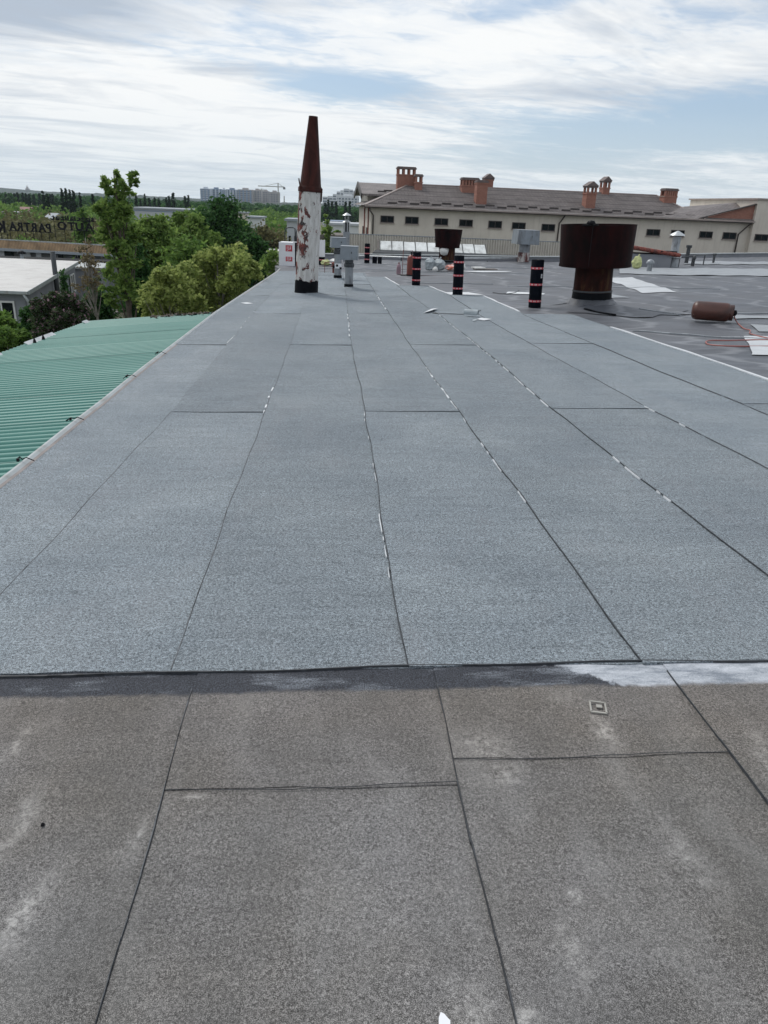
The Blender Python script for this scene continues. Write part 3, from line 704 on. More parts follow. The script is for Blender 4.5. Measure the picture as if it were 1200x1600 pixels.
b3 = boxvent(10.12, 43.0, 1.22, .70, .96, .30, 'wide grey box hood on a pipe with flaking red and white paint', neck=False, lower=.52)
b = MB()
for k in range(3): b.box((-.16+.12*k, -.135, .42+.05*math.sin(k*2)), (.07, .012, .07), rz=.2)
b.m(1).box((0, -.128, .45), (.22, .01, .16)); b.build('scrawl_patch', [M['black'], M['white']], [o for o in bpy.data.objects if o.name.startswith('box_vent')][1])

def drumvent(x, y, rs, hs, rd, hd, label, lean=0, flare=.97, tarh=.28, detail=True, sides=40, sink=.02):
    t = thing('drum_vent', label, 'roof vent', (x, y, zflat(x, y)-sink), (0, R(lean), 0), 'rusty roof vents with drum hoods')
    b = MB(); b.lathe([(rs*1.03, 0), (rs, hs*.5), (rs*.97, hs+.1)], sides, cap1=False); b.build('stem', M['rust_stem'], t)
    b = MB(); b.lathe([(rs*1.07, .0), (rs*1.045, tarh*.8), (rs*1.02, tarh)], sides, wob=.008); b.build('tar_collar', M['tar'], t)
    b = MB(); b.lathe([(rs*1.5, .02), (rs*1.3, tarh*.42), (rs*1.12, tarh*.62), (rs*1.05, tarh*.66)], sides, cap0=False, cap1=False, wob=.05); b.build('tar_flashing', M['tar'] if not detail else M['bitumen'], t)
    b = MB(); b.lathe([(rs*1.04, tarh+.01), (rs*1.05, tarh+.03), (rs*1.04, tarh+.045)], sides); b.build('clamp_band', M['galv_dark'], t)
    b = MB(); b.lathe([(rd*flare, hs), (rd, hs+hd)], sides, cap0=False, cap1=False)
    b.lathe([(rd-.02, hs+hd), (rd*flare-.02, hs)], sides, cap0=False, cap1=False)
    b.lathe([(rd*flare+.012, hs), (rd*flare+.012, hs+.05)], sides, cap0=False, cap1=False); b.lathe([(rd-.02, hs+hd), (rd+.008, hs+hd)], sides, cap0=False, cap1=False)
    b.lathe([(rs*.95, hs+.02), (rd*flare-.02, hs+.02)], sides, cap0=False, cap1=False)
    b.build('drum', M['rust_drum'], t)
    b = MB(); b.lathe([(rd*.72, hs+hd*.30), (rd*.72, hs+hd*.34)], 24); b.bar((-rd*.96, 0, hs+hd*.4), (rd*.96, 0, hs+hd*.4), .04, .04); b.bar((0, -rd*.96, hs+hd*.45), (0, rd*.96, hs+hd*.45), .04, .04)
    b.build('inner_plate', M['rust_drum'], t)
    return t
bv = drumvent(5.72, 17.25, .42, .95, .81, .87, 'largest rusty vent with a dark red drum hood on a stout tarred stem', lean=-2.4, flare=.95, tarh=.40, sink=.03)
b = MB(); b.lathe([(.005, 0), (.09, .03), (.06, .09), (.005, .1)], 10, c=(-.40, -.72, 1.82), wob=.25); b.bar((-.55, -.62, 1.82), (-.25, -.74, 1.82), .10, .03)
b.build('soot_lump', M['black'], bv)
b = MB(); b.bar((-.36, -.70, 1.0), (-.36, -.755, 1.82), .012, .02); b.build('vertical_seam', M['black'], bv)
v3 = drumvent(5.4, 39.6, .40, .82, .70, .86, 'smaller rusty drum vent with a white blob on its stem, in front of the skylight', flare=.86, tarh=.2)
b = MB(); b.lathe([(.01, 0), (.16, .05), (.23, .18), (.22, .3), (.1, .42), (.01, .44)], 12, c=(-.2, -.38, .45), wob=.08); b.build('pale_blob', M['bag_white'], v3)

# lantern vent beyond
t = thing('lantern_vent', 'slim metal flue with two small conical rain caps, behind the hooded vents', 'roof vent', (.35, 42.2, zr(.35, 42.2)))
b = MB(); b.box((0, 0, .75), (.34, .34, 1.5)); b.build('flue', M['galv2'], t)
b = MB(); b.lathe([(.13, 1.5), (.13, 1.98)], 16)
b.build('liner', M['galv_dark'], t)
b = MB()
for k in range(6): b.box((.16*math.cos(k), .16*math.sin(k), 1.74), (.03, .03, .48))
b.build('louvre_frame', M['alu'], t)
for z0 in (1.97, 2.30):
    b = MB(); b.lathe([(.24, z0), (.2, z0+.03), (.02, z0+.13)], 20); b.build('rain_cap', M['alu'], t)
for k in range(4): b = MB(); b.tube([(.12*math.cos(k*1.57+.5), .12*math.sin(k*1.57+.5), 2.0), (.12*math.cos(k*1.57+.5), .12*math.sin(k*1.57+.5), 2.32)], .012, 5); b.build('cap_strut', M['alu'], t)

# cowled pipe right, small cowls
t = thing('cowled_pipe', 'tall grey metal pipe with a conical cap beside the little red tiled roof', 'roof vent', (16.7, 38.7, zr(16.7, 38.7)))
b = MB(); b.lathe([(.30, 0), (.28, .45), (.2, .5), (.2, 1.45)], 20); b.build('pipe', M['galv2'], t)
b = MB(); b.lathe([(.37, 1.5), (.33, 1.56), (.03, 1.72)], 20); b.build('rain_cap', M['alu'], t)
for k in range(4): b = MB(); b.tube([(.17*math.cos(k*1.57), .17*math.sin(k*1.57), 1.4), (.17*math.cos(k*1.57), .17*math.sin(k*1.57), 1.54)], .015, 5); b.build('cap_strut', M['galv_dark'], t)
b = MB(); b.lathe([(.32, .45), (.36, .52), (.2, .62)], 16, wob=.06); b.build('foil_wrap', M['alu'], t)
b = MB(); b.box((-.33, -.1, .25), (.3, .3, .5)); b.build('tar_boot', M['tar'], t)
for (x, y, lab, h, hr, mt_) in ((13.67, 34.0, 'small grey mushroom vent on the pale membrane', .35, .17, 'galv2'), (19.6, 43.6, 'short black pipe vent standing alone right of the cowled pipe', .95, .16, 'galv_dark'), (18.6, 40.5, 'stub of thin black pipe beside the low rail', .38, .09, 'galv_dark'),
                               (21.6, 44.5, 'stub of thin black pipe at the far end of the low rail', .5, .10, 'galv_dark'), (11.6, 37.2, 'tiny dark pipe stub right of the hooded vent with red paint', .3, .08, 'galv_dark')):
    t = thing('pipe_vent', lab, 'pipe vent', (x, y, zr(x, y)))
    b = MB(); b.lathe([(hr*.65, 0), (hr*.65, h)], 14); b.build('pipe', M[mt_], t)
    b = MB(); b.lathe([(hr, h-.02), (hr*1.1, h+.04), (hr*.7, h+.14), (.01, h+.18)] if h < .4 else [(hr, h-.1), (hr, h+.04)], 14); b.build('cap', M[mt_], t)
t = thing('low_rail', 'low dark rail on posts running right of the cowled pipe', 'rail', (17.2, 39.2, zr(17.2, 39.2)))
b = MB(); b.tube([(0, 0, .48), (4.4, 5.2, .52)], .03, 6); b.build('top_bar', M['galv_dark'], t)
for q in (.02, .35, .68, .98): b = MB(); b.box((4.4*q, 5.2*q, .24), (.05, .05, .5)); b.build('post', M['galv_dark'], t)

# ------------------------------------------------------------------ felt rolls, cylinders, sacks, scraps
def roll(x, y, label, h=1.0, r=.135, bands=(.12, .5, .86), lab=True, lean=(0, 0), rz=0, white=False):
    t = thing('felt_roll', label, 'felt roll', (x, y, zr(x, y)+.012), (R(lean[0]), R(lean[1]), R(rz)), 'rolls of roofing felt standing on end')
    b = MB(); rn = random.Random(int(x*37)); n = 30; prof = [(r, 0), (r, .3*h), (r*1.01, .6*h), (r, h-.006), (r-.006, h)]
    b.lathe(prof, n, cap1=False)
    # spiral of the wound sheet on the end
    for k in range(5):
        ro = r-.006-k*.022; b.lathe([(ro, h), (ro-.016, h), (ro-.017, h-.012), (ro-.022, h-.012)], n, cap0=False, cap1=False)
    b.build('roll_body', M['roll'], t)
    b = MB(); b.lathe([(.028, h-.1), (.028, h+.002)], 14); b.build('core', M['timber'], t)
    if h > .5:
        for q in bands:
            b = MB(); b.lathe([(r+.003, q*h-.022), (r+.003, q*h+.022)], n, cap0=False, cap1=False); b.lathe([(r+.0035, q*h-.024), (r+.0035, q*h-.020)], n, cap0=False, cap1=False)
            for k in range(9):
                a = -2.6+k*.62; 
                for j in range(3):
                    aa = a+.1*j
                    b.m(1 if j != 1 else 0).add([((r+.006)*math.cos(aa+s_*.045), (r+.006)*math.sin(aa+s_*.045), q*h+zz) for s_, zz in ((-1, -.014), (1, -.014), (1, .014), (-1, .014))], [(0, 1, 2, 3)])
            b.build('tape_band', [M['red_tape'], M['white_tape']], t)
        if lab:
            b = MB(); a0 = R(-55)
            b.add([((r+.004)*math.cos(a0+s_*.17), (r+.004)*math.sin(a0+s_*.17), .66*h+zz) for s_, zz in ((-1, -.035), (0, -.035), (1, -.035), (1, .05), (0, .05), (-1, .05))], [(0, 1, 4, 5), (1, 2, 3, 4)])
            b.m(1); b.add([((r+.006)*math.cos(a0+s_*.06), (r+.006)*math.sin(a0+s_*.06), .66*h+zz) for s_, zz in ((-1, -.015), (1, -.015), (1, .02), (-1, .02))], [(0, 1, 2, 3)])
            b.build('paper_label', [M['white_tape'], M['galv']], t)
    if white:
        b = MB(); b.lathe([(r+.006, h*.32), (r+.008, h*.6), (r+.006, h*1.0)], n, wob=.03); b.build('white_wrap', M['white'], t)
    return t
roll(4.46, 17.38, 'black felt roll with red bands and a white label, nearest the big rusty vent', 1.03, .14, (.14, .49, .83), lean=(0, -2.2))
roll(3.19, 20.76, 'black felt roll with red tape bands, middle of the three large upright rolls', 1.0, .135, (.17, .50, .84), lab=False, lean=(0, -1.5))
roll(2.40, 24.28, 'black felt roll standing right against the red gas cylinder', .98, .13, (.16, .5, .84), rz=40, lean=(0, -1.2))
roll(1.37, 39.37, 'far black felt roll standing alone near the kerb, beside two short ones', .92, .13, (.2, .5, .8), lab=False)
roll(1.76, 39.4, 'short black felt offcut roll, left one of the pair', .33, .12, lab=False)
roll(2.02, 39.5, 'short black felt offcut roll, right one of the pair', .33, .10, lab=False)
roll(-.85, 37.4, 'black felt roll half wrapped in white paper just right of the tall chimney', 1.1, .16, (.2,), lab=False, white=True)
roll(-2.0, 36.2, 'dark grey bundle standing between the white packages and the chimney', 1.0, .12, (), lab=False)

t = thing('gas_cylinder', 'red brown upright gas cylinder behind the left of the large felt rolls', 'gas cylinder', (2.68, 29.4, zr(2.68, 29.4)))
b = MB(); b.lathe([(.15, 0), (.15, .62), (.135, .68), (.07, .73), (.04, .75)], 24); b.build('body', M['red_paint'], t)
b = MB(); b.lathe([(.03, .75), (.03, .82), (.05, .83), (.05, .86)], 12); b.bar((0, 0, .8), (.1, 0, .8), .03, .03); b.build('valve', M['galv_dark'], t)
b = MB(); b.lathe([(.16, -.01), (.16, .05)], 24); b.build('foot_ring', M['black'], t)
t = thing('hand_trolley', 'thin metal trolley frame behind the upright gas cylinder', 'trolley', (2.5, 29.8, zr(2.5, 29.8)))
b = MB(); b.tube([(-.1, 0, 0), (-.1, 0, .9), (.25, 0, .9), (.25, 0, 0)], .012, 6); b.tube([(-.1, 0, .4), (.25, 0, .4)], .01, 6); b.build('frame', M['redtile'], t)
b = MB(); b.box((.07, -.25, .015), (.5, .5, .03)); b.build('base_plate', M['black'], t)
b = MB(); b.tube([(-.3, -.1, .03), (.1, -.25, .03), (.8, -.3, .03), (1.5, -.2, .03)], .02, 6); b.build('hose', M['hose_dark'], t)
t = thing('pink_canister', 'small faded pink and purple canister left of the red gas cylinder', 'canister', (2.32, 30.6, zr(2.32, 30.6)))
b = MB(); b.lathe([(.09, 0), (.09, .25), (.07, .34), (.03, .38)], 16); b.build('body', M['pink'], t)
b = MB(); b.lathe([(.03, .38), (.03, .43)], 10); b.build('lid', M['red_paint'], t)

# the lying gas tank with hose
tx, ty = 7.30, 14.75
axis = Vector((1.02, -.42, 0)).normalized()
t = thing('lying_gas_tank', 'brown red gas tank lying on its side on the old dark roof at the right', 'gas tank', (tx, ty, zr(tx, ty)+.02+.18), (R(90), 0, math.atan2(axis.y, axis.x)+R(90)))
b = MB(); b.lathe([(.06, -.35), (.13, -.335), (.165, -.30), (.18, -.25), (.18, .27), (.172, .31), (.15, .34), (.07, .37)], 36); b.build('body', M['tank'], t)
b = MB(); b.lathe([(.15, .31), (.152, .41), (.142, .41), (.14, .31)], 30, cap0=False, cap1=False); b.build('guard_collar', M['tank'], t)
b = MB(); b.lathe([(.04, .36), (.04, .42), (.055, .42), (.055, .46), (.02, .48)], 12); b.bar((-.05, 0, .43), (.09, 0, .43), .035, .035); b.build('valve', M['black'], t)
tank_end = Vector((tx, ty, zr(tx, ty)+.16))+axis*.43
def roofpt(px, py, lift=.02):
    d = ray(px, py); lo, hi = .3, 300
    for _ in range(50):
        q = (lo+hi)/2
        if EYE+d.z*q > zr(d.x*q, d.y*q)+lift: lo = q
        else: hi = q
    return d*lo+Vector((0, 0, EYE))
hp = [tank_end, tank_end+Vector((.06, -.05, -.12))]+[roofpt(*p) for p in ((1162, 513), (1172, 516), (1172, 521), (1185, 525), (1205, 529))]
def smooth_path(P, n=6):
    out = []
    for i in range(len(P)-1):
        p0, p1, p2, p3 = P[max(i-1, 0)], P[i], P[i+1], P[min(i+2, len(P)-1)]
        for k in range(n):
            u = k/n; out.append(.5*((2*p1)+(p2-p0)*u+(2*p0-5*p1+4*p2-p3)*u*u+(3*p1-p0-3*p2+p3)*u**3))
    return out+[P[-1]]
b = MB(); b.tube(smooth_path(hp+[roofpt(*p) for p in ((1222, 531), (1180, 531), (1140, 532), (1110, 532), (1103, 535), (1112, 539), (1150, 541), (1215, 541))]), .011, 8); hs = b.build('hose', M['hose'])
tag(hs, 'thin pink red hose looping from the lying gas tank towards the right', 'hose')

def blob(b, c, r, seed=0, n=14):
    rn = random.Random(seed); rows = []
    for j in range(1, 8):
        a = math.pi*j/8; rows.append((math.sin(a)*r[0]*rn.uniform(.85, 1.1), c[2]+r[2]*(1-math.cos(a))))
    b.lathe([(q[0], q[1]) for q in rows], n, c=(c[0], c[1], 0), wob=.17, sx=1.15, smooth=False)
def sack(x, y, r, mt, label, name='sack', group=None, cat='sack', seed=1, extra=True):
    o = MB(); blob(o, (0, 0, 0), r, seed); 
    if extra: o.bar((0, 0, 2*r[2]*.9), (r[0]*.3, 0, 2*r[2]*1.12), r[0]*.3, r[0]*.2)
    q = o.build(name, M[mt], loc=(x, y, zr(x, y)+.01)); return tag(q, label, cat, group)
sack(3.78, 32.8, (.20, .2, .26), 'bag_grey', 'tall pale grey sack, left of the pair by the felt rolls', seed=2)
sack(4.18, 32.9, (.25, .2, .25), 'bag_grey', 'wide pale grey sack, right of the pair by the felt rolls', seed=3)
sack(4.72, 33.0, (.26, .2, .12), 'bag_red', 'red and white printed sack lying between grey sacks and rusty vent', seed=4)
sack(5.28, 34.3, (.22, .2, .15), 'bag_white', 'white sack at the foot of the smaller rusty vent', seed=5)
sack(-.62, 36.6, (.24, .2, .13), 'bag_yellow', 'pale yellow green sack right of the white wrapped roll', seed=6)
sack(-.2, 36.4, (.26, .2, .16), 'bag_white', 'white sack with red print in front of the far kerb near the chimney', seed=7)
sack(14.0, 36.4, (.22, .2, .3), 'bag_yellow', 'yellow green sack by the little red tiled roof behind the big vent', seed=8)
sack(3.95, 32.2, (.10, .1, .10), 'bag_white', 'small white bundle in front of the pale grey sacks', seed=9, name='bundle', cat='bundle')

t = thing('fire_hydrant', 'small dark red standpipe on a thin white stand right of the chimney', 'standpipe', (-.22, 30.7, zr(-.22, 30.7)))
b = MB(); b.lathe([(.05, 0), (.05, .32), (.08, .33), (.08, .38), (.03, .42)], 12); b.build('body', M['red_paint'], t)
b = MB(); b.bar((-.1, 0, .26), (.12, 0, .26), .06, .06); b.tube([(-.35, .1, .38), (.1, .0, .4)], .012, 5); b.tube([(-.35, .1, 0), (-.35, .1, .38)], .012, 5); b.build('outlet', M['red_paint'], t)

# white wrapped packages with red print, left edge
t = thing('wrapped_package', 'white film wrapped insulation package with two red print squares, by the left roof edge', 'package', (-2.34, 36.5, zr(-2.34, 36.5)), (0, 0, R(-6)))
b = MB()
for k in range(3): b.box((0, 0, .18+.34*k), (.72, .9, .335))
b.build('stacked_boards', M['white'], t)
for z0 in (.32, .78):
    b = MB(); b.m(0).box((.1, -.453, z0), (.30, .012, .26 if z0 > .5 else .2))
    b.m(1)
    for q in (-.08, 0, .08): b.box((.1+q, -.462, z0+.02), (.022, .008, .14)); b.box((.1+q*.8, -.462, z0-.05+q*.5), (.06, .008, .018))
    b.build('red_print', [M['red_tape'], M['white']], t)

# hoop handrails of the ladder coming up the left side
t = thing('ladder_rail', 'dark tubular hoop of the roof access ladder above the white package', 'ladder', (-2.65, 38.9, zr(-2.65, 38.9)))
for x in (0, .55):
    b = MB(); b.tube([(x, -.1, -.5), (x, -.1, 1.45), (x+.05, -.1, 1.6), (x+.15, -.1, 1.66), (x+.35, .3, 1.66), (x+.45, .6, 1.6), (x+.47, .6, -.2)], .028, 8); b.build('hoop', M['galv_dark'], t)

# scraps on the new felt
def scrap(pts, mt, label, th=.008, lift=.02, curl=0.0):
    b = MB(); P = [(p.x, p.y, zr(p.x, p.y)+lift+th+curl*(i in (1, 2))) for i, p in enumerate(pts)]; b.slab(P, th)
    return tag(b.build('felt_scrap', M[mt]), label, 'scrap', 'felt offcuts lying on the new felt')
scrap([roofpt(*p) for p in ((662, 489), (670, 489), (684, 484), (674, 483))], 'film', 'pale silvery felt offcut, left end of the scraps on the new felt', curl=.03)
scrap([roofpt(*p) for p in ((745, 499), (756, 501), (768, 499), (752, 497))], 'film', 'flat pale felt offcut lying right of the curled one')
scrap([roofpt(*p) for p in ((738, 502), (745, 501), (744, 499), (739, 500))], 'bag_grey', 'tiny grey felt offcut beside the curled one')
b = MB(); a0 = roofpt(732, 494); 
for k in range(10):
    u0, u1 = math.pi*k/10*1.25-.4, math.pi*(k+1)/10*1.25-.4
    q = [(-.14+.0*k, .075*math.cos(u0), .07+.075*math.sin(u0)), (.14, .075*math.cos(u0), .07+.075*math.sin(u0)), (.14, .075*math.cos(u1), .07+.075*math.sin(u1)), (-.14, .075*math.cos(u1), .07+.075*math.sin(u1))]
    b.quad(*q)
o = b.build('felt_scrap', M['bag_grey'], loc=(a0.x+.05, a0.y, zr(a0.x, a0.y)+.01)); o.rotation_euler = (0, 0, R(-20)); tag(o, 'curled grey felt offcut with a dark inside, in the middle of the scraps', 'scrap', 'felt offcuts lying on the new felt')
b = MB(); b.tube(smooth_path([roofpt(*p) for p in ((676, 489), (700, 490.5), (728, 491), (740, 490), (751, 485))]), .012, 6)
tag(b.build('torn_strip', M['galv_dark']), 'thin dark torn strip running between the felt offcuts', 'strip')
scrap([roofpt(*p) for p in ((376, 473.5), (384, 475), (396, 474.5), (386, 472.5))], 'film', 'small pale offcut on the felt near the left roof edge', th=.005)
# tiny black offcuts near the dark roof
b = MB(); b.tube(smooth_path([roofpt(*p) for p in ((770, 457), (790, 459), (805, 457), (811, 453))]), .012, 6)
tag(b.build('torn_strip', M['galv_dark']), 'thin dark torn strip on the old roof behind the middle roll', 'strip')
b = MB(); c0 = roofpt(758, 421); b.box((0, 0, .03), (1.0, .5, .05), rz=.1); b.m(1).box((-.3, .05, .08), (.5, .4, .05), rz=.4)
tag(b.build('board_pile', [M['timber'], M['bag_white']], loc=(c0.x, c0.y, zr(c0.x, c0.y))), 'brown and white board scraps on the old roof right of the smaller drum vent', 'boards')
# square raised mark and white paper scrap on the foreground felt
c0 = roofpt(935, 1102); b = MB()
for (dx, dy, sx, sy) in ((0, .03, .055, .006), (0, -.03, .055, .006), (-.026, 0, .006, .06), (.026, 0, .006, .06), (.004, .006, .02, .016)): b.box((dx, dy, .002), (sx, sy, .004))
o = b.build('square_mark', M['bag_white'], roof, loc=(c0.x, c0.y, zr(c0.x, c0.y)+.010)); o.rotation_euler = (0, 0, R(-12))
M['mark'] = plain('chalky_mark', (.34, .33, .30), .8); o.data.materials[0] = M['mark']
b = MB(); P = [roofpt(*p) for p in ((686, 1602), (704, 1602), (704, 1590), (699, 1585), (695, 1580), (689, 1577), (686, 1586))]
b.slab([(p.x, p.y, zr(p.x, p.y)+.012) for p in P], .002); tag(b.build('paper_scrap', M['white']), 'torn white paper scrap at the bottom edge on the old felt', 'paper')
b = MB(); c0 = roofpt(66, 1284); b.lathe([(.006, 0), (.004, .006), (.001, .008)], 7); tag(b.build('pebble', M['black'], loc=(c0.x, c0.y, zr(c0.x, c0.y)+.008)), 'tiny dark pebble on the old felt at the left', 'pebble')

# ------------------------------------------------------------------ skylight, fence, tiled hut at the far side
t = thing('skylight', 'long low gabled skylight with whitish panes at the far edge of the roof', 'skylight', (2.2, 45.9, -1.25), (0, 0, R(-1)))
b = MB(); b.box((3.25, .5, .05), (6.5, 1.2, .45)); b.build('kerb', M['cream'], t)
for k in range(9):
    b = MB(); x0 = .14+k*.69; b.slab([(x0, -.25, .42), (x0+.66, -.25, .42), (x0+.66-.02, .55, .86+.01*math.sin(k*2)), (x0+.02, .55, .86+.01*math.sin(k*3))], .02); b.build('pane', M['skylight'], t)
for k in range(10):
    b = MB(); x0 = .125+k*.69; b.bar((x0, -.27, .42), (x0, .55, .88), .03, .04); b.build('glazing_bar', M['galv_dark'], t)
b = MB(); b.add([(-.02, -.4, .28), (-.02, 1.4, .28), (-.02, .55, .93), (.08, -.4, .28), (.08, 1.4, .28), (.08, .55, .93)], [(0, 2, 1), (3, 4, 5), (0, 3, 5, 2), (2, 5, 4, 1), (0, 1, 4, 3)]); b.build('gable_end', M['timber'], t)
b = MB(); b.slab([(-.3, -.55, .26), (9.5, -.5, .30), (9.5, -.25, .40), (-.1, -.25, .40)], .12); b.build('eave_board', M['galv_dark'], t)
b = MB(); b.tube([(6.4, -.4, .32), (8, -.4, .3), (10, -.35, .2), (12.5, -.3, .3)], .05, 6); b.build('cable', M['black'], t)
b = MB(); b.box((.35, -.7, -.02), (.25, .25, .4), taper=.5); b.build('bracket', M['tar'], t)

t = thing('corrugated_fence', 'long beige ribbed metal fence between the roof and the beige building', 'fence', (.55, 52, -.28))
b = MB(); wdt = 18.4; n = 110; vs = []
for i in range(n*4+1):
    x = wdt*i/(n*4); ph = i % 4; d = (0, -.09, -.09, 0)[ph]
    for z in (-2.6, 0): vs.append((x, -.02*x*.1+d, z+(-.0)))
b.add(vs, [(2*i, 2*i+2, 2*i+3, 2*i+1) for i in range(n*4)], False); b.build('ribbed_sheet', M['fence'], t, kind='stuff')
b = MB(); b.bar((0, -.0, .02), (wdt, -.04, .02), .1, .05); b.build('top_rail', M['galv'], t)
for k in range(9): b = MB(); b.box((.1+k*2.25, .08, -1.4), (.08, .08, 2.9)); b.build('post', M['galv_dark'], t)

t = thing('tiled_hut', 'low rooftop hut with a red clay tile roof, half hidden by the largest rusty vent', 'hut', (14.2, 38.2, zr(14.2, 38.2)))
b = MB(); b.box((.7, .9, .28), (3.0, 1.8, .7)); b.build('wall', M['grey_wall'], t)
rfh = MB(); rfh.slab([(-.9, -.1, 1.02), (2.5, -.1, .62), (2.5, 2.0, .62), (-.9, 2.0, 1.02)], .07); rfo = rfh.build('roof', M['redtile'], t)
for j in range(11):
    b = MB(); x0 = -.95+j*.315
    for k in range(6): b.tube([(x0, -.14+.36*k, 1.06-.118*(x0+.9)), (x0+.34, -.14+.36*k, 1.045-.118*(x0+1.24))], [.085, .095], 7)
    b.build('tile', M['redtile'], rfo)
b = MB(); b.box((1.9, .1, .78), (.9, .5, .08), rz=.2); b.build('loose_board', M['black'], rfo)

# ------------------------------------------------------------------ green corrugated roof at the left, one storey lower
GS = .10
def zg(X, Y): return (-.045*Y if Y < 7.25 else -.326-.0283*(Y-7.25))-.08+CS*(-2.4)+GS*(X+2.4)
t = thing('green_roof_shed', 'shed with a pale green corrugated metal roof along the left side of the flat roof', 'shed', (-3.9, 8, GROUND))
bs = Vector((-3.9, 8, GROUND)); per = .145
Yend = 16.35; nw = 13; w_ = (Yend+1.5)/nw
for k in range(nw):
    y0 = -1.5+k*w_; y1 = y0+w_+.03; b = MB(); n = int((y1-y0)/per*12); xsn = [None, -3.2, -3.9, -4.6, -5.28]
    vs = []
    for i in range(n+1):
        y = y0+(y1-y0)*i/n; ph = (y/per) % 1.0
        hgt = .056*min(1, max(0, (2.6*abs(ph-.5)*2-.75)))
        for x in xsn:
            x = ipl(LEFT, max(0, y))+.015 if x is None else x; vs.append((x-bs.x, y-bs.y, zg(x, y)+hgt+.003*(k % 2)-bs.z))
    m_ = len(xsn); b.add(vs, [(i*m_+j, (i+1)*m_+j, (i+1)*m_+j+1, i*m_+j+1) for i in range(n) for j in range(m_-1)], True)
    b.build('roof_sheet', M['green'], t)
for x in (-3.15, -4.25):     # lap of upper sheet course
    b = MB()
    for y in np.arange(-1.4, Yend-.3, .58): b.bar((x-bs.x, y-bs.y, zg(x, y)+.03-bs.z), (x-bs.x-.0, y-bs.y+.02, zg(x, y)+.036-bs.z), .02, .012)
    b.build('screw_row', M['galv'], t)
b = MB(); b.box((0, 0, (zg(-3.9, 8)-GROUND)/2-.25), (2.6, 16.2, zg(-3.9, 8)-GROUND-.5)); b.build('wall', M['concrete'], t)
for (y0, y1) in ((8.6, 9.5), (10.7, 11.9), (12.9, 14.2), (15.9, 16.2)):
    b = MB(); x = -5.22; b.slab([(x-bs.x, y0-bs.y, zg(x, y0)+.10-bs.z), (x+.10-bs.x, y0-bs.y, zg(x, y0)+.045-bs.z), (x+.10-bs.x, y1-bs.y, zg(x, y1)+.045-bs.z), (x-bs.x, y1-bs.y, zg(x, y1)+.10-bs.z)], .01)
    b.build('edge_flashing', M['alu'], t)
for y in (8.9, 9.35, 11.0, 11.55, 13.1, 13.5):
    b = MB(); x = -5.12; b.lathe([(.035, 0), (.025, .05), (.002, .11)], 6, c=(x-bs.x, y-bs.y, zg(x, y)+.04-bs.z)); b.build('snow_spike', M['black'], t)
for (x0, y0, x1) in ((-3.2, 12.4, -3.9), (-2.75, 8.8, -3.0)):
    b = MB(); b.bar((x0-bs.x, y0-bs.y, zg(x0, y0)+.035-bs.z), (x1-bs.x, y0-bs.y, zg(x1, y0)+.035-bs.z), .08, .01); b.build('bright_patch', M['alu'], t)
# dead leaves gathered at its far end
b = MB(); rn = random.Random(8)
for k in range(260):
    x = rn.uniform(-3.9, -2.55); y = Yend-.05-abs(rn.gauss(0, .14)); z = zg(x, y)+.03+rn.random()*.05; s_ = .035
    a = rn.uniform(0, 6); b.quad((x+s_*math.cos(a), y+s_*math.sin(a), z), (x-s_*math.sin(a), y+s_*math.cos(a), z+.02), (x-s_*math.cos(a), y-s_*math.sin(a), z), (x+s_*math.sin(a), y-s_*math.cos(a), z+.01))
tag(b.build('leaf_litter', M['bark']), 'dark leaf litter at the far end of the green roof', 'leaf litter', kind='stuff')

# ------------------------------------------------------------------ the beige building with brick chimneys
A = (2.52, 66.0); B = (35.75, 67.7)
bl = thing('beige_building', 'long beige rendered building with brown tiled roof, small dark windows and brick chimneys', 'building', (A[0], A[1], GROUND), (0, 0, math.atan2(B[1]-A[1], B[0]-A[0])))
def fac(px, py): s_, z = on_line(px, py, A, B); return s_, z-GROUND
LEN = fac(1168, 370)[0]; EZ = 1.50-GROUND; DEP = 13.0
def facd(px, py, dep):     # same but for a plane `dep` behind the facade
    a = math.atan2(B[1]-A[1], B[0]-A[0]); ox, oy = -math.sin(a)*dep, math.cos(a)*dep
    s_, z = on_line(px, py, (A[0]+ox, A[1]+oy), (B[0]+ox, B[1]+oy)); return s_, z-GROUND
b = MB(); b.box((LEN/2, DEP/2, (EZ-.05)/2), (LEN, DEP, EZ-.05)); b.build('wall', M['beige'], bl)
RZ = facd(640, 288, DEP/2)[1]; r0 = facd(640, 288, DEP/2)[0]; r1 = facd(1025, 309, DEP/2)[0]
hc = fac(1098, 340)[0]
rf = MB()
o_ = .55
P0, P1, P2, P3 = (-o_, -o_, EZ), (hc+o_*0, -o_, EZ), (hc, DEP+o_, EZ), (-o_, DEP+o_, EZ); Q0, Q1 = (r0, DEP/2, RZ), (r1, DEP/2, RZ)
rf.quad(P0, P1, Q1, Q0); rf.quad(P3, P0, Q0); rf.quad(P1, P2, Q1); rf.quad(P2, P3, Q0, Q1)
rf.quad(*[(p[0], p[1], p[2]-.12) for p in (P3, P2, P1, P0)])
ro = rf.build('roof', M['roof_tile'], bl)
b = MB(); b.bar(Q0, Q1, .2, .14); b.bar(P0, Q0, .18, .12); b.bar(P1, Q1, .18, .12); b.build('ridge_cap', M['ridge_cap'], ro)
b = MB()
for k in range(24):  # tile courses casting thin lines
    f = (k+1)/25
    a = [P0[i]+(Q0[i]-P0[i])*f for i in range(3)]; c = [P1[i]+(Q1[i]-P1[i])*f for i in range(3)]
    b.bar((a[0], a[1], a[2]+.01), (c[0], c[1], c[2]+.01), .05, .035)
b.build('tile_course', M['roof_tile'], ro, kind='stuff')
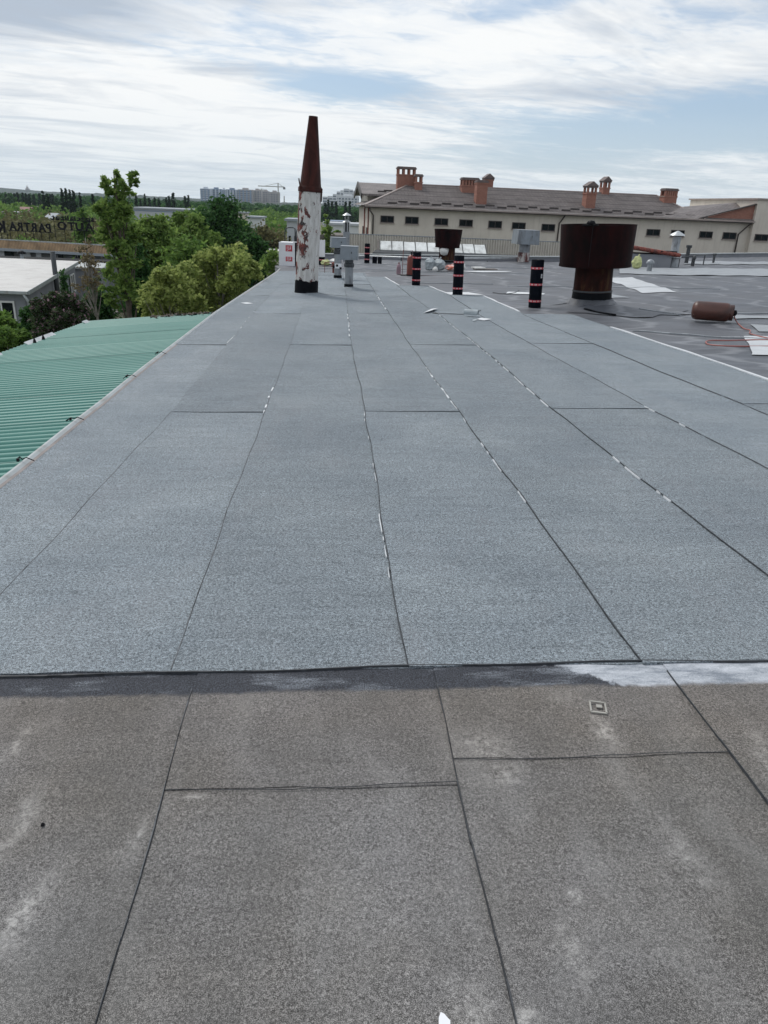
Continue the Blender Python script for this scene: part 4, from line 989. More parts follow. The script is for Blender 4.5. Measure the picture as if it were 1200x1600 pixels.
b = MB(); b.bar((-o_, -o_-.06, EZ-.06), (LEN+.05, -o_-.06, EZ-.06), .12, .1); b.build('gutter', M['ridge_cap'], ro)
b = MB(); b.bar((-o_, -.3, EZ-.16), (LEN, -.3, EZ-.16), .5, .06); b.build('soffit', M['dark_trim'], ro)
# right part of the low roof running on to the taller block, with brick gable piece
b = MB(); xa = hc-4.2
T1 = fac(1167, 320)[1]
b.quad((xa, -o_, EZ-.004), (LEN, -o_, EZ-.004), (LEN, 3.0, T1+.2), (hc-1.0, 3.0, EZ+.9)); b.build('lean_to_roof', M['roof_tile'], ro)
bx0 = fac(1094, 337)[0]
b = MB(); b.add([(bx0, -.2, EZ), (LEN-.003, -.2, EZ), (LEN-.003, -.2, T1), (bx0, .1, EZ), (LEN-.003, .1, EZ), (LEN-.003, .1, T1)], [(0, 1, 2), (5, 4, 3), (0, 2, 5, 3)]); b.build('brick_gable', M['brick'], bl)
b = MB(); b.bar((bx0-.3, -.3, EZ+.03), (LEN, -.3, T1+.08), .3, .09); b.build('verge_board', M['dark_trim'], bl)
# snow guards: staggered dashes along the eave
sg = None
ks = int(LEN/1.15)
for k in range(2*ks-2):
    row = k % 2; x = .9+k*.92/1.6*1.0
    if x > LEN-2: break
    f = (.10 if row == 0 else .16)
    if sg is None:
        sg = MB().box((0, 0, 0), (.78, .05, .13)); so_ = sg.build('snow_guard', M['dark_trim'], ro)
        o2 = so_
    else: o2 = so_.copy(); COL.objects.link(o2); o2.parent = ro
    o2.location = (x*1.6+.3, -o_+(DEP/2+o_)*f, EZ+(RZ-EZ)*f+.06)
    if x*1.6 > LEN-2: o2.location.x = LEN-2.2
    if x*1.6 > LEN-3: break
# windows
wn = MB(); wdw = None
WPX = [(594.5, 615.5, 337, 348), (633, 654, 338.5, 350), (679, 700, 341, 352), (717.5, 738.5, 343, 354), (763, 784, 345, 356.5), (800, 821, 347.5, 358), (846, 867, 350, 361),
       (887, 908, 352, 363), (930, 951, 354, 365), (970, 991, 356, 367), (1010, 1031, 358, 368.5), (1048, 1069, 359.5, 370), (1092.5, 1113, 361.5, 372), (1129, 1150, 363, 374)]
def window(x0, x1, z0, z1, yf, parent, mull=True, fm='pvc'):
    b = MB(); w, h = x1-x0, z1-z0; cx, cz = (x0+x1)/2, (z0+z1)/2
    b.box((x0+.03, yf-.02, cz), (.06, .08, h)); b.box((x1-.03, yf-.02, cz), (.06, .08, h)); b.box((cx, yf-.02, z0+.03), (w-.12, .08, .06)); b.box((cx, yf-.02, z1-.03), (w-.12, .08, .06))
    if mull: b.box((x0+w*.5, yf-.015, cz), (.04, .05, h-.12))
    f = b.build('window', M[fm], parent); g = MB(); g.box((cx, yf-.008, cz), (w-.12, .02, h-.12)); g.build('pane', M['glass'], f)
    s_ = MB(); s_.box((cx, yf-.06, z0-.03), (w+.1, .14, .05)); s_.build('sill', M['ridge_cap'], f); return f
for (x0, x1, y0, y1) in WPX:
    a = fac(x0, (y0+y1)/2)[0]; c = fac(x1, (y0+y1)/2)[0]; zt = fac((x0+x1)/2, y0)[1]; zb = fac((x0+x1)/2, y1)[1]
    window(a, c, zb, zt, 0, bl, True, 'dark_trim')
# taller block at the right
tb_h = fac(1185, 312)[1]
b = MB(); b.box((LEN+4, 5.5, tb_h/2), (8, 12, tb_h)); b.build('end_block', M['beige'], bl)
b = MB(); b.box((LEN+4, 5.5, tb_h+.05), (8.3, 12.3, .12)); b.build('parapet_cap', M['ridge_cap'], bl)
a = facd(1110, 316, 9); b = MB(); b.box(((a[0]+LEN)/2, 10, a[1]/2), (LEN-a[0]-.01, 3, a[1])); b.build('rear_block', M['beige'], bl)
b = MB(); b.box(((a[0]+LEN)/2, 10, a[1]+.05), (LEN-a[0]+.1, 3.2, .1)); b.build('parapet_cap', M['dark_trim'], bl)
a = fac(1174, 370)[0]; c = fac(1195, 370)[0]; window(a, c, fac(1184, 376)[1], fac(1184, 365.5)[1], -.5, bl, True, 'dark_trim')
# downpipes
def dpipe(pts): b = MB(); b.tube(pts, .06, 8); b.build('downpipe', M['dark_trim'], bl)
x = fac(583, 340)[0]; dpipe([(x-.35, -.5, EZ-.12), (x-.3, -.3, EZ-.4), (x, -.1, EZ-.75), (x, -.1, 4.2)])
x = fac(872, 360)[0]; dpipe([(x+.3, -.5, EZ-.12), (x+.25, -.3, EZ-.35), (x, -.1, EZ-.8), (x-.02, -.1, 4.2)])
x = fac(1152, 370)[0]; dpipe([(LEN-.1, -.5, EZ-.12), (LEN-.3, -.4, EZ-.3), (x, -.1, EZ-1.1), (x-.02, -.1, 4.2)])
b = MB()
for x in (facd(640, 300, 0)[0],): pass
# upper wing behind the left end
wz = facd(600, 286, 9)[1]; wx0 = facd(563, 300, 9)[0]; we = facd(600, 303, 6)[1]
b = MB(); b.box((wx0+.5+4.5, 10.5, we/2-.02), (9, 8, we-.04)); b.build('upper_wing_wall', M['beige'], bl)
b = MB(); b.slab([(wx0-.1, 5.6, we-.05), (wx0+10.3, 5.6, we-.05), (wx0+10.3, 10.3, wz), (wx0-.1, 10.3, wz)], .16); b.slab([(wx0-.1, 10.3, wz), (wx0+10.3, 10.3, wz), (wx0+10.3, 15, we), (wx0-.1, 15, we)], .16)
wr = b.build('upper_wing_roof', M['roof_tile'], bl)
b = MB(); b.bar((wx0-.15, 5.5, we-.25), (wx0-.15, 10.3, wz-.15), .1, .45); b.bar((wx0-.15, 10.3, wz-.15), (wx0-.15, 15, we-.2), .1, .45); b.build('barge_board', M['dark_trim'], bl)
for q in (.12, .22):
    for k in range(4):
        o2 = so_.copy(); COL.objects.link(o2); o2.parent = wr; o2.location = (wx0+1+k*2.1+q*6, 5.6+4.7*q, we+(wz-we)*q+.08)
# left end wall openings
b = MB(); b.box((-.03, 3.5, 6.0), (.06, 1.0, 1.4)); b.box((-.03, 7.5, 6.0), (.06, 1.0, 1.4)); b.build('side_window', M['dark_trim'], bl)
for y in (1.6, 5.5): b = MB(); b.tube([(-.08, y, EZ-.1), (-.08, y, 3)], .06, 6); b.build('downpipe', M['redtile'], bl)
# chimneys
def chim(px0, px1, ytop, ybot, dep, holes=0, gable=False, capf=.2, d=1.0, lab=None):
    x0, z1 = facd(px0, ytop, dep); x1, _ = facd(px1, ytop, dep); z0 = facd(px0, ybot, dep)[1]-.5; w = x1-x0; H_ = z1-z0; b = MB()
    cap = .2; hh = .42 if holes else 0
    body = H_-cap-hh-(.25 if gable else 0)
    b.m(0).box(((x0+x1)/2, dep, z0+body/2), (w, d, body)); b.box(((x0+x1)/2, dep, z0+body-.06), (w+.08, d+.08, .10))
    if holes:
        for k in range(holes+1):
            pw = .16; xx = x0+pw/2+(w-pw)*k/holes
            for yy_ in (-d/2+.1, d/2-.1): b.box((xx, dep+yy_, z0+body+hh/2), (pw, .2, hh))
    zt = z0+body+hh; b.m(1).box(((x0+x1)/2, dep, zt+.06), (w+.12, d+.12, .12))
    if gable:
        b.m(0)
        b.m(1).add([(x0-.12, dep-d/2-.12, zt+.12), (x1+.12, dep-d/2-.12, zt+.12), ((x0+x1)/2, dep-d/2-.12, zt+.5), (x0-.12, dep+d/2+.12, zt+.12), (x1+.12, dep+d/2+.12, zt+.12), ((x0+x1)/2, dep+d/2+.12, zt+.5)], [(0, 1, 2), (5, 4, 3), (1, 4, 5, 2), (3, 0, 2, 5)])
    else: b.box(((x0+x1)/2, dep, zt+.15), (w+.0, d+.0, .09))
    o = b.build('chimney', [M['brick'], M['cap_tile']], ro)
    if lab: o['label'] = lab
    return o
chim(621, 649, 260, 290, 6.5, 3); chim(648.5, 659.5, 272, 293, 5.2, 1)
chim(721.5, 747, 277, 299, 5.0, 5); chim(757, 770, 272, 296, 7.5, 0, True); chim(744.5, 761, 281, 319, 1.6, 0, lab='tall plain brick chimney at the eave')
chim(916.5, 931.5, 284, 326, 1.8, 1, True); chim(942, 952.5, 276.5, 305, 6.5, 1, True)
chim(1037, 1056.5, 294, 325, 4.5, 5)

# ------------------------------------------------------------------ left: grey house, annex, sign
HA, HB = (-15.8, 40.0), (-18.7, 57.0)
hs_ = thing('grey_house', 'grey rendered house with a flat whitish metal roof beyond the green roof', 'house', (HA[0], HA[1], GROUND))
def hp_(x, y, z): return (x-HA[0], y-HA[1], z-GROUND)
ZE = -3.2
b = MB(); poly = [(-15.9, 40.1), (-18.75, 56.9), (-34, 56.9), (-31, 40.1)]
vs = [hp_(x, y, GROUND) for x, y in poly]+[hp_(x, y, ZE-.05) for x, y in poly]; b.add(vs, [(0, 1, 5, 4), (1, 2, 6, 5), (2, 3, 7, 6), (3, 0, 4, 7)][::1]); b.build('wall', M['grey_wall'], hs_)
b = MB(); b.slab([hp_(-15.6, 39.8, ZE+.03), hp_(-18.5, 57.2, ZE+.22), hp_(-34.3, 57.2, ZE+.3), hp_(-31.2, 39.8, ZE+.12)], .14); rfh_ = b.build('roof', M['roof_white'], hs_)
b = MB(); b.bar(hp_(-15.55, 39.75, ZE-.02), hp_(-31.2, 39.75, ZE+.06), .12, .14); b.build('gutter', M['zinc'], rfh_)
b = MB(); b.bar(hp_(-15.52, 39.8, ZE-.01), hp_(-18.42, 57.2, ZE+.18), .05, .2); b.build('fascia', M['zinc'], rfh_)
def sidewin(px0, px1, y0, y1):
    a0, z1 = on_line(px0, y0, HA, HB); a1, z0 = on_line(px1, y1, HA, HB); ex, ey = (HB[0]-HA[0])/17.25, (HB[1]-HA[1])/17.25
    b = MB(); nx, ny = ey, -ex
    def P(a, z, o=0.05): return Vector((ex*a+nx*o, ey*a+ny*o, z-GROUND))
    for (s0, s1) in (((a0, z0), (a0, z1)), ((a1, z0), (a1, z1)), ((a0, z0), (a1, z0)), ((a0, z1), (a1, z1)), (((a0+a1)/2, z0), ((a0+a1)/2, z1))): b.bar(P(*s0), P(*s1), .07, .07)
    f = b.build('window', M['pvc'], hs_); g = MB(); g.quad(P(a0, z0, .03), P(a1, z0, .03), P(a1, z1, .03), P(a0, z1, .03)); g.build('pane', M['glass'], f)
sidewin(87, 96, 434, 457); sidewin(108.5, 117, 430.5, 454); sidewin(61, 70, 469, 481)
q = at(2.5, 483, 40.1); b = MB(); b.box(hp_(-16.75, 40.08, -4.25), (.7, .1, 1.15)); f = b.build('window', M['pvc'], hs_); g = MB(); g.box(hp_(-16.75, 40.04, -4.25), (.52, .06, .97)); g.build('pane', M['glass'], f)
sp = on_line(83, 440, HA, HB); ex, ey = (HB[0]-HA[0])/17.25, (HB[1]-HA[1])/17.25
b = MB(); b.tube([(ex*sp[0]+.18, ey*sp[0], 1.5), (ex*sp[0]+.18, ey*sp[0], -1.75-GROUND)], .14, 10); b.build('stove_pipe', M['galv_dark'], hs_)
b = MB(); b.tube([(.05, -.25, ZE-GROUND-.1), (.18, -.1, ZE-GROUND-.5), (.18, -.1, .2)], .07, 8); b.build('downpipe', M['zinc'], hs_)
# low shed behind the lilac
c0 = at(112, 480, 44); b = MB(); sh = thing('low_shed', 'low tan shed with a flat board roof beside the grey house', 'shed', (c0.x+1.2, 44, GROUND))
MB().box((0, 0, 1.2), (2.6, 2.4, 2.4)).build('wall', M['cream'], sh); MB().box((0, 0, 2.46), (3.0, 2.8, .12)).build('roof', M['timber'], sh)
MB().box((-.3, -1.2, 1.2), (.7, .06, 1.6)).build('door', M['dark_trim'], sh)

# annex roof behind the house with balustrade of slats, and the letters seen from behind
sa, sb = at(-60, 372, 73), at(212, 391, 69)
an = thing('annex_building', 'low annex with a band of orange slats along its roof edge, behind the grey house', 'building', (sa.x, sa.y, GROUND), (0, 0, math.atan2(sb.y-sa.y, sb.x-sa.x)))
AL = math.hypot(sb.x-sa.x, sb.y-sa.y); az_ = (sa.z+sb.z)/2-.45-GROUND
MB().box((AL/2, 5, az_/2-.2), (AL, 10, az_-.4)).build('wall', M['grey_wall'], an)
MB().box((AL/2, 4.2, az_-.12), (AL+.6, 11, .2)).build('roof', M['hall_roof'], an)
b = MB(); nS = 118
for k in range(nS): b.box((AL*(k+.5)/nS, -.9, az_+.28), (AL/nS*.62, .05, .72))
b.build('slat_band', M['slat'], an, kind='stuff')
b = MB(); b.box((AL/2, -.86, az_+.27), (AL, .04, .66)); b.build('backing', M['timber'], an)
MB().box((AL/2, -.9, az_+.68), (AL, .12, .08)).build('top_rail', M['zinc'], an)
for px in (10, 20, 46, 66, 100, 128):
    q = on_line(px, 390, sa, sb); MB().box((q[0], -.6, az_-.45), (.9 if px in (20, 46) else .5, .06, .7)).build('window_panel', M['hall'] if px in (10, 46, 66) else M['glass'], an)
# flat bitumen roof in front of it
fr_ = thing('rear_flat_building', 'low building with a grey and black striped flat roof behind the grey house', 'building', (-26, 62, GROUND))
MB().box((0, 0, 1.7), (17, 7, 3.4)).build('wall', M['grey_wall'], fr_)
MB().box((0, 0, 3.45), (17.4, 7.4, .12)).build('roof', M['zinc'], fr_)
MB().box((0, 1.9, 3.56), (17.2, 2.0, .1)).build('roof_band', M['tar'], fr_)
t = thing('mushroom_vent', 'small vent with a dark cap on the roof behind the grey house', 'roof vent', (at(34, 398, 60).x, 60, -3.45))
MB().lathe([(.2, 0), (.12, .1), (.12, .7)], 12).build('pipe', M['galv2'], t); MB().lathe([(.32, .62), (.3, .75), (.05, .85)], 14).build('cap', M['black'], t); MB().lathe([(.26, -.05), (.24, .12)], 12).build('foot', M['tar'], t)

def word_mesh(txt, size, extr=.03):
    cu = bpy.data.curves.new('t', 'FONT'); cu.body = txt; cu.size = size; cu.extrude = extr; cu.offset = .03*size
    ob = bpy.data.objects.new('t', cu); COL.objects.link(ob); bpy.context.view_layer.update()
    dg = bpy.context.evaluated_depsgraph_get(); me = bpy.data.meshes.new_from_object(ob.evaluated_get(dg)); wd = ob.dimensions.x
    bpy.data.objects.remove(ob); bpy.data.curves.remove(cu); return me, wd
ang = math.atan2(sb.y-sa.y, sb.x-sa.x)
def place(px, py):       # on the roof edge line of the annex
    s_, z = on_line(px, py, sa, sb); return s_, z
def sign(pxr, pyb, words, label, xoff=0, line_h=None):
    """words: list of (text, letter height, z offset, width)"""
    s0, z0 = place(pxr, pyb); t = thing('roof_sign', label, 'sign', (sa.x+math.cos(ang)*s0, sa.y+math.sin(ang)*s0+.4, z0), (0, 0, ang+math.pi), 'letter signs seen from behind')
    for (txt, hgt, dz, wid, dx) in words:
        x = dx; adv = []
        for ch in txt:
            me, wd = word_mesh(ch, hgt*1.38); adv.append((me, max(wd, hgt*.2)))
        tot = sum(a for _, a in adv)+hgt*.12*(len(adv)-1); k = wid/tot
        for me, wd in adv:
            o = bpy.data.objects.new('letter', me); me.materials.clear(); me.materials.append(M['letter']); COL.objects.link(o); o.parent = t
            o.location = (x, 0, dz); o.rotation_euler = (R(90), 0, 0); o.scale = (k, 1, 1); x += (wd+hgt*.12)*k
        b = MB(); b.box((dx+wid/2, -.05, dz-.04), (wid+.2, .05, .05)); b.build('rail', M['black'], t)
    return t, s0
mp = lambda a, b_: abs(place(a, 360)[0]-place(b_, 360)[0])
zroof = az_+GROUND
sT, s0 = sign(78, 363, [('PARTRA', .70, 0, mp(78, 12), 0)], 'large black letters PARTRA on the roof edge, seen mirrored from behind')
for k in range(6): MB().box((.3+k*mp(78, 12)/5.4, -.06, -.35), (.04, .04, .75)).build('post', M['black'], sT)
sT2, s0 = sign(147, 361, [('AUTO', .62, 0, mp(147, 92), .2), ('specializat', .36, .78, mp(147, 80), 0)], 'small black letters specializat over AUTO, seen mirrored from behind')
for k in range(5): MB().box((.2+k*mp(147, 80)/4.4, -.06, .1), (.04, .04, 2.0)).build('post', M['black'], sT2)
# the big lattice end piece at the left frame edge
b = MB(); s1, z1 = place(3, 366); t = thing('roof_sign', 'dark end letter of the mirrored sign at the left picture edge', 'sign', (sa.x+math.cos(ang)*s1, sa.y+math.sin(ang)*s1+.4, z1), (0, 0, ang+math.pi), 'letter signs seen from behind')
me, wd = word_mesh('K', 1.35); me.materials.clear(); me.materials.append(M['letter']); o = bpy.data.objects.new('letter', me); COL.objects.link(o); o.parent = t; o.location = (-.3, 0, .15); o.rotation_euler = (R(90), 0, 0)
for x in (-.3, .3): MB().box((x, -.06, -.1), (.04, .04, 1.0)).build('post', M['black'], t)

# ------------------------------------------------------------------ vegetation
def leafmesh(name, P, size, rs, upb=.4, elong=1.5):
    n = len(P); nrm = rs.normal(size=(n, 3)); nrm[:, 2] = np.abs(nrm[:, 2])+upb; nrm /= np.linalg.norm(nrm, axis=1)[:, None]
    r_ = rs.normal(size=(n, 3)); u = np.cross(nrm, r_); u /= np.linalg.norm(u, axis=1)[:, None]; v = np.cross(nrm, u)
    s_ = size*rs.uniform(.55, 1.25, n)[:, None]
    V = np.stack([P+u*s_*elong*.6, P+v*s_*.42+nrm*s_*.1, P-u*s_*elong*.6, P-v*s_*.42-nrm*s_*.06], 1).reshape(-1, 3)
    me = bpy.data.meshes.new(name); me.vertices.add(4*n); me.vertices.foreach_set('co', V.astype(np.float32).ravel())
    me.loops.add(4*n); me.loops.foreach_set('vertex_index', np.arange(4*n, dtype=np.int32))
    me.polygons.add(n); me.polygons.foreach_set('loop_start', np.arange(0, 4*n, 4, dtype=np.int32)); me.polygons.foreach_set('loop_total', np.full(n, 4, dtype=np.int32))
    me.update(); return me
def crown_points(blobs, dens, rs, sub=.28, spread=.11, per=26):
    out = []; cen = []
    for (c, r, n) in blobs:
        c = np.array(c); r = np.array(r); k = max(6, n//per)
        d = rs.normal(size=(k, 3)); d /= np.linalg.norm(d, axis=1)[:, None]
        rad = rs.uniform(.25, 1.32, k)**.7
        cc = c+d*r*rad[:, None]; cen.append(cc)
        for q in cc:
            m_ = int(per*rs.uniform(.5, 1.5)); sp = float(np.mean(r))*rs.uniform(.10, .27)
            out.append(q+rs.normal(size=(m_, 3))*np.array([sp, sp, sp*.75]))
    return np.concatenate(out), np.concatenate(cen)
def tree(name, label, cat, x, y, ztop, blobs, leaf, size, seed, trunk_r=.12, group=None, limbs=9, base=GROUND, bark='bark', stems=1, per=26, elong=1.5, lean=0):
    rs = np.random.RandomState(seed); t = thing(name, label, cat, (x, y, base), group=group)
    P, cen = crown_points(blobs, 1, rs, per=per)
    me = leafmesh('crown', P, size, rs, elong=elong); me.materials.append(M[leaf]); o = bpy.data.objects.new('crown', me); COL.objects.link(o); o.parent = t
    b = MB(); zmin = min(c[2]-r[2]*.3 for c, r, n in blobs); zmax = max(c[2]+r[2]*.6 for c, r, n in blobs); mean = P.mean(0)
    hh = zmax; pts = [(0, 0, 0), (.03*hh*math.sin(seed)*.5, .02*hh, hh*.35), (mean[0]*.7, mean[1]*.7, hh*.7), (mean[0], mean[1], hh)]
    pts = smooth_path([Vector(p) for p in pts], 4); k = len(pts)
    b.tube(pts, [trunk_r*(1-.85*i/(k-1)) for i in range(k)], 8)
    idx = rs.choice(len(cen), min(limbs, len(cen)), replace=False)
    for i in idx:
        e = Vector(cen[i]); f = min(.92, max(.25, (e.z/hh)*.72)); s_ = pts[int(f*(k-1))]
        mid = (s_+e)/2+Vector((0, 0, -.06*(e-s_).length)); rr_ = trunk_r*(1-.85*f)*.6
        b.tube(smooth_path([s_, mid, e], 3), [rr_*(1-.8*j/6) for j in range(7)], 5)
    b.build('trunk', M[bark], t); return t
def tpx(px, ytop, Y): q = at(px, ytop, Y); return q.x, q.z-GROUND   # X and height above ground of a treetop
def simple_tree(name, label, cat, px, ytop, hw, Y, leaf, size, n, seed, depth=.5, group=None, per=26, squash=1.0, trunk_r=None, limbs=8, bark='bark'):
    x, H_ = tpx(px, ytop, Y); r = hw*abs(at(px+1, ytop, Y).x-x); rs = np.random.RandomState(seed); bl_ = []
    n = int(n*1.25); zb = H_*(1-depth); zh = H_-zb
    for k in range(7):
        a = rs.uniform(0, 6.28); f = rs.uniform(.1, .5); zc = zb+zh*rs.uniform(.22, .74); s_ = rs.uniform(.38, .55)
        bl_.append(((r*f*math.cos(a), r*f*math.sin(a), zc), (r*s_, r*s_, zh*.26*squash), n//9))
    bl_.append(((0, 0, H_-zh*.22), (r*.34, r*.34, zh*.22), n//9)); bl_.append(((0, 0, zb+zh*.4), (r*.9, r*.8, zh*.32), n//6))
    return tree(name, label, cat, x, Y, H_, bl_, leaf, size, seed, trunk_r or max(.08, H_*.018), group, limbs, per=per, bark=bark)

# tall slender tree with airy top, next to the end of the green roof
Y_ = 31.0; x0, H0 = tpx(187, 268, Y_); pm = abs(at(188, 300, Y_).x-at(187, 300, Y_).x)
def rel(px, py, r, rz, n):
    q = at(px, py, Y_); return ((q.x-x0, random.uniform(-.35, .35), q.z-GROUND), (r*pm, r*pm*.9, rz*pm), n)
bl_ = [rel(206, 280, 7, 11, 260), rel(188, 283, 7, 11, 240), rel(165, 289, 8, 8, 220), rel(200, 300, 10, 12, 300), rel(178, 305, 12, 12, 380), rel(165, 325, 15, 13, 420), rel(195, 325, 14, 14, 460), rel(180, 345, 22, 14, 600), rel(165, 365, 16, 13, 420), rel(205, 365, 17, 14, 480), rel(190, 390, 20, 16, 560),
       rel(205, 415, 16, 16, 420), rel(175, 420, 18, 18, 420), rel(190, 450, 20, 18, 520), rel(170, 465, 14, 16, 300), rel(215, 455, 14, 18, 380)]
tree('slender_tree', 'tall slender light green tree with an airy top, left of the other trees', 'tree', x0, Y_, H0, bl_, 'lf_light', .13, 11, .16, limbs=22, per=20)
simple_tree('dark_round_tree', 'large dense dark green round tree standing highest in the middle', 'tree', 348, 309, 60, 58, 'lf_dark', .2, 16000, 23, .8, trunk_r=.25)
simple_tree('dark_shrub_tree', 'lower dark green tree at the right foot of the large round one', 'tree', 392, 366, 26, 50, 'lf_dark', .17, 5500, 24, .8)
simple_tree('leafy_tree', 'dark leafy undergrowth tree at the foot of the tall slender tree', 'tree', 215, 392, 34, 33, 'lf_dark', .14, 6000, 27, .8)
simple_tree('leafy_tree', 'low green tree behind the sparse yellow green ones, above the roof corner', 'tree', 305, 372, 56, 34, 'lf_mid', .13, 11000, 38, .8)
simple_tree('hazy_olive_tree', 'soft olive brown tree right of the large dark tree', 'tree', 414, 352, 38, 85, 'lf_olive', .24, 7000, 29, .85)
simple_tree('edge_shrub', 'bright green shrub rising behind the roof edge left of the white package', 'shrub', 424, 398, 20, 37, 'lf_light', .13, 4000, 30, .85)
simple_tree('edge_shrub', 'dark green shrub above the white package by the ladder rail', 'shrub', 447, 370, 20, 43, 'lf_mid', .14, 4200, 31, .85)
simple_tree('leafy_tree', 'light green tree immediately right of the tall chimney shaft', 'tree', 511, 338, 14, 70, 'lf_light', .2, 3500, 32, .8)
simple_tree('leafy_tree', 'low round bush before the white hall right of the tall chimney', 'tree', 528, 357, 9, 85, 'lf_mid', .22, 1800, 33, .7)
simple_tree('climber_bush', 'narrow green climber bush against the side wall of the grey house', 'bush', 99, 424, 8, 46, 'lf_dark', .14, 1800, 36, .9)
simple_tree('leafy_tree', 'small dark tree behind the lilac and low shed', 'tree', 150, 440, 24, 41, 'lf_dark', .14, 4200, 39, .8)
simple_tree('leafy_tree', 'dark bushy tree left of the slender tree behind the sign', 'tree', 128, 326, 20, 84, 'lf_mid', .24, 3500, 40, .9)

def spread_tree(name, label, Y, spots_, leaf, size, dens, seed, bark='bark_grey', limbs=26, trunk_r=.09, per=16):
    cx = sum(p[0] for p in spots_)/len(spots_); x0, _ = tpx(cx, 400, Y); pm = abs(at(cx+1, 400, Y).x-x0); rn = random.Random(seed); bl_ = []; H_ = 0
    for (px, py, r_) in spots_:
        q = at(px, py, Y); H_ = max(H_, q.z-GROUND+r_*pm)
        bl_.append(((q.x-x0, rn.uniform(-.8, .8), q.z-GROUND), (r_*pm, r_*pm, r_*pm*.9), int(dens*r_*r_)))
    for (px, py, r_) in spots_[::2]:
        q = at(px, py+r_*1.6, Y); bl_.append(((q.x-x0, rn.uniform(-.5, .9), q.z-GROUND), (r_*pm, r_*pm, r_*pm), int(dens*r_*r_*.6)))
    return tree(name, label, 'tree', x0, Y, H_, bl_, leaf, size, seed, trunk_r, None, limbs, per=per, bark=bark)
spread_tree('yellow_green_tree', 'sparse yellow green young tree closest to the roof edge', 26, [(300, 446, 22), (328, 420, 24), (358, 402, 20), (380, 415, 20), (352, 436, 26), (322, 462, 22), (366, 440, 18), (392, 428, 12), (296, 478, 18), (340, 398, 12), (400, 418, 9), (318, 408, 14)], 'lf_yellow', .095, 2.5, 25, per=11)
spread_tree('yellow_green_tree', 'sparse yellow green young tree just beyond the end of the green roof', 22.5, [(232, 476, 17), (252, 455, 20), (276, 436, 20), (264, 484, 20), (290, 458, 20), (243, 446, 13), (300, 480, 16), (262, 424, 12), (290, 424, 13)], 'lf_yellow', .085, 2.5, 26, per=11)
spread_tree('leafy_tree', 'mid green tree just right of the tall slender tree', 40, [(218, 385, 18), (238, 362, 20), (226, 350, 12), (246, 392, 24), (222, 420, 22), (250, 345, 11), (255, 372, 18), (232, 405, 18), (215, 362, 9)], 'lf_light', .14, 3.6, 21, bark='bark')
spread_tree('leafy_tree', 'light green loose tree between the slender tree and the dark round tree', 46, [(285, 352, 19), (305, 368, 20), (270, 368, 18), (290, 390, 24), (318, 392, 22), (262, 392, 18), (276, 342, 10), (308, 345, 11), (330, 378, 14), (300, 410, 24)], 'lf_light', .15, 3.6, 22, bark='bark')

spread_tree('bare_branch_tree', 'thin half bare brownish tree between the grey house and the slender tree', 38, [(137, 392, 12), (150, 408, 12), (132, 420, 10), (146, 440, 13), (128, 446, 9), (140, 376, 8), (156, 428, 9)], 'lf_brown', .09, 1.1, 28, limbs=40, per=9)
spread_tree('lilac_bush', 'lilac bush with mauve flower clusters in front of the grey house', 31, [(62, 482, 13), (80, 470, 14), (98, 474, 15), (116, 490, 14), (84, 494, 16), (104, 498, 14), (66, 500, 12), (128, 500, 9)], 'lf_lilac', .10, 6.5, 34, limbs=12)
spread_tree('dark_bush', 'dark green bush under the corner of the grey house', 32, [(44, 492, 11), (56, 484, 11), (42, 508, 13), (58, 504, 14)], 'lf_dark', .10, 7, 35, limbs=8)
spread_tree('hedge_bush', 'yellow green hedge bush at the left picture edge beyond the green roof', 23, [(4, 512, 15), (22, 518, 14), (34, 528, 12), (8, 534, 18), (-14, 508, 18), (-12, 530, 20), (24, 540, 14)], 'lf_mid', .09, 6, 37, limbs=8)

# poplars: rows of narrow dark trees, each labelled by where it stands
def poplar(px, ytop, Y, hw, seed, label, leaf='lf_poplar', group='poplars in the distance'):
    x, H_ = tpx(px, ytop, Y); r = hw*abs(at(px+1, ytop, Y).x-x); rs = np.random.RandomState(seed); bl_ = []
    for k in range(9):
        f = k/8; rr_ = r*(1.0-.75*f**1.8); bl_.append(((rs.uniform(-.1, .1)*r, 0, H_*(.15+.8*f)), (rr_*.95, rr_*.95, H_*.09), 90))
    tree('poplar', label, 'tree', x, Y, H_, bl_, leaf, max(.5, Y*.0019), seed, H_*.012, group, 2, per=20, elong=1.2)
ordn = ['first', 'second', 'third', 'fourth', 'fifth', 'sixth', 'seventh', 'eighth', 'ninth', 'tenth', 'eleventh', 'twelfth', 'thirteenth']
for k, (px, yt, hw) in enumerate(((9, 304, 3), (15, 303, 3), (22, 303, 2.5), (27, 302, 3), (35, 303, 2.5), (40, 304, 2.5), (45, 304, 2.5), (52, 305, 3), (61, 303, 3), (78, 304, 3), (81, 303, 2.5))):
    poplar(px, yt, 420, hw, 300+k, ordn[k]+' hazy far poplar counted from the left picture edge')
for k, (px, yt, hw) in enumerate(((67, 301, 4.5), (73, 304, 4), (96, 297, 4.2), (102, 294, 3.6), (108, 298, 4), (114, 299, 4), (124, 303, 3.6), (145, 305, 4))):
    poplar(px, yt, 240, hw, 330+k, ordn[k]+' dark poplar from the left in the nearer row over the mirrored sign')
for k, (px, yt, hw) in enumerate(((212, 305, 2.6), (219, 312, 1.6), (226, 306, 3), (233, 310, 2.2), (241, 310, 2.6), (248, 311, 2.8), (260, 311, 2.2), (264, 308, 2.2), (270, 301, 4), (289, 307, 3), (294, 306, 3.4))):
    poplar(px, yt, 330, hw, 360+k, ordn[k]+' poplar from the left in the row behind the long grey hall')
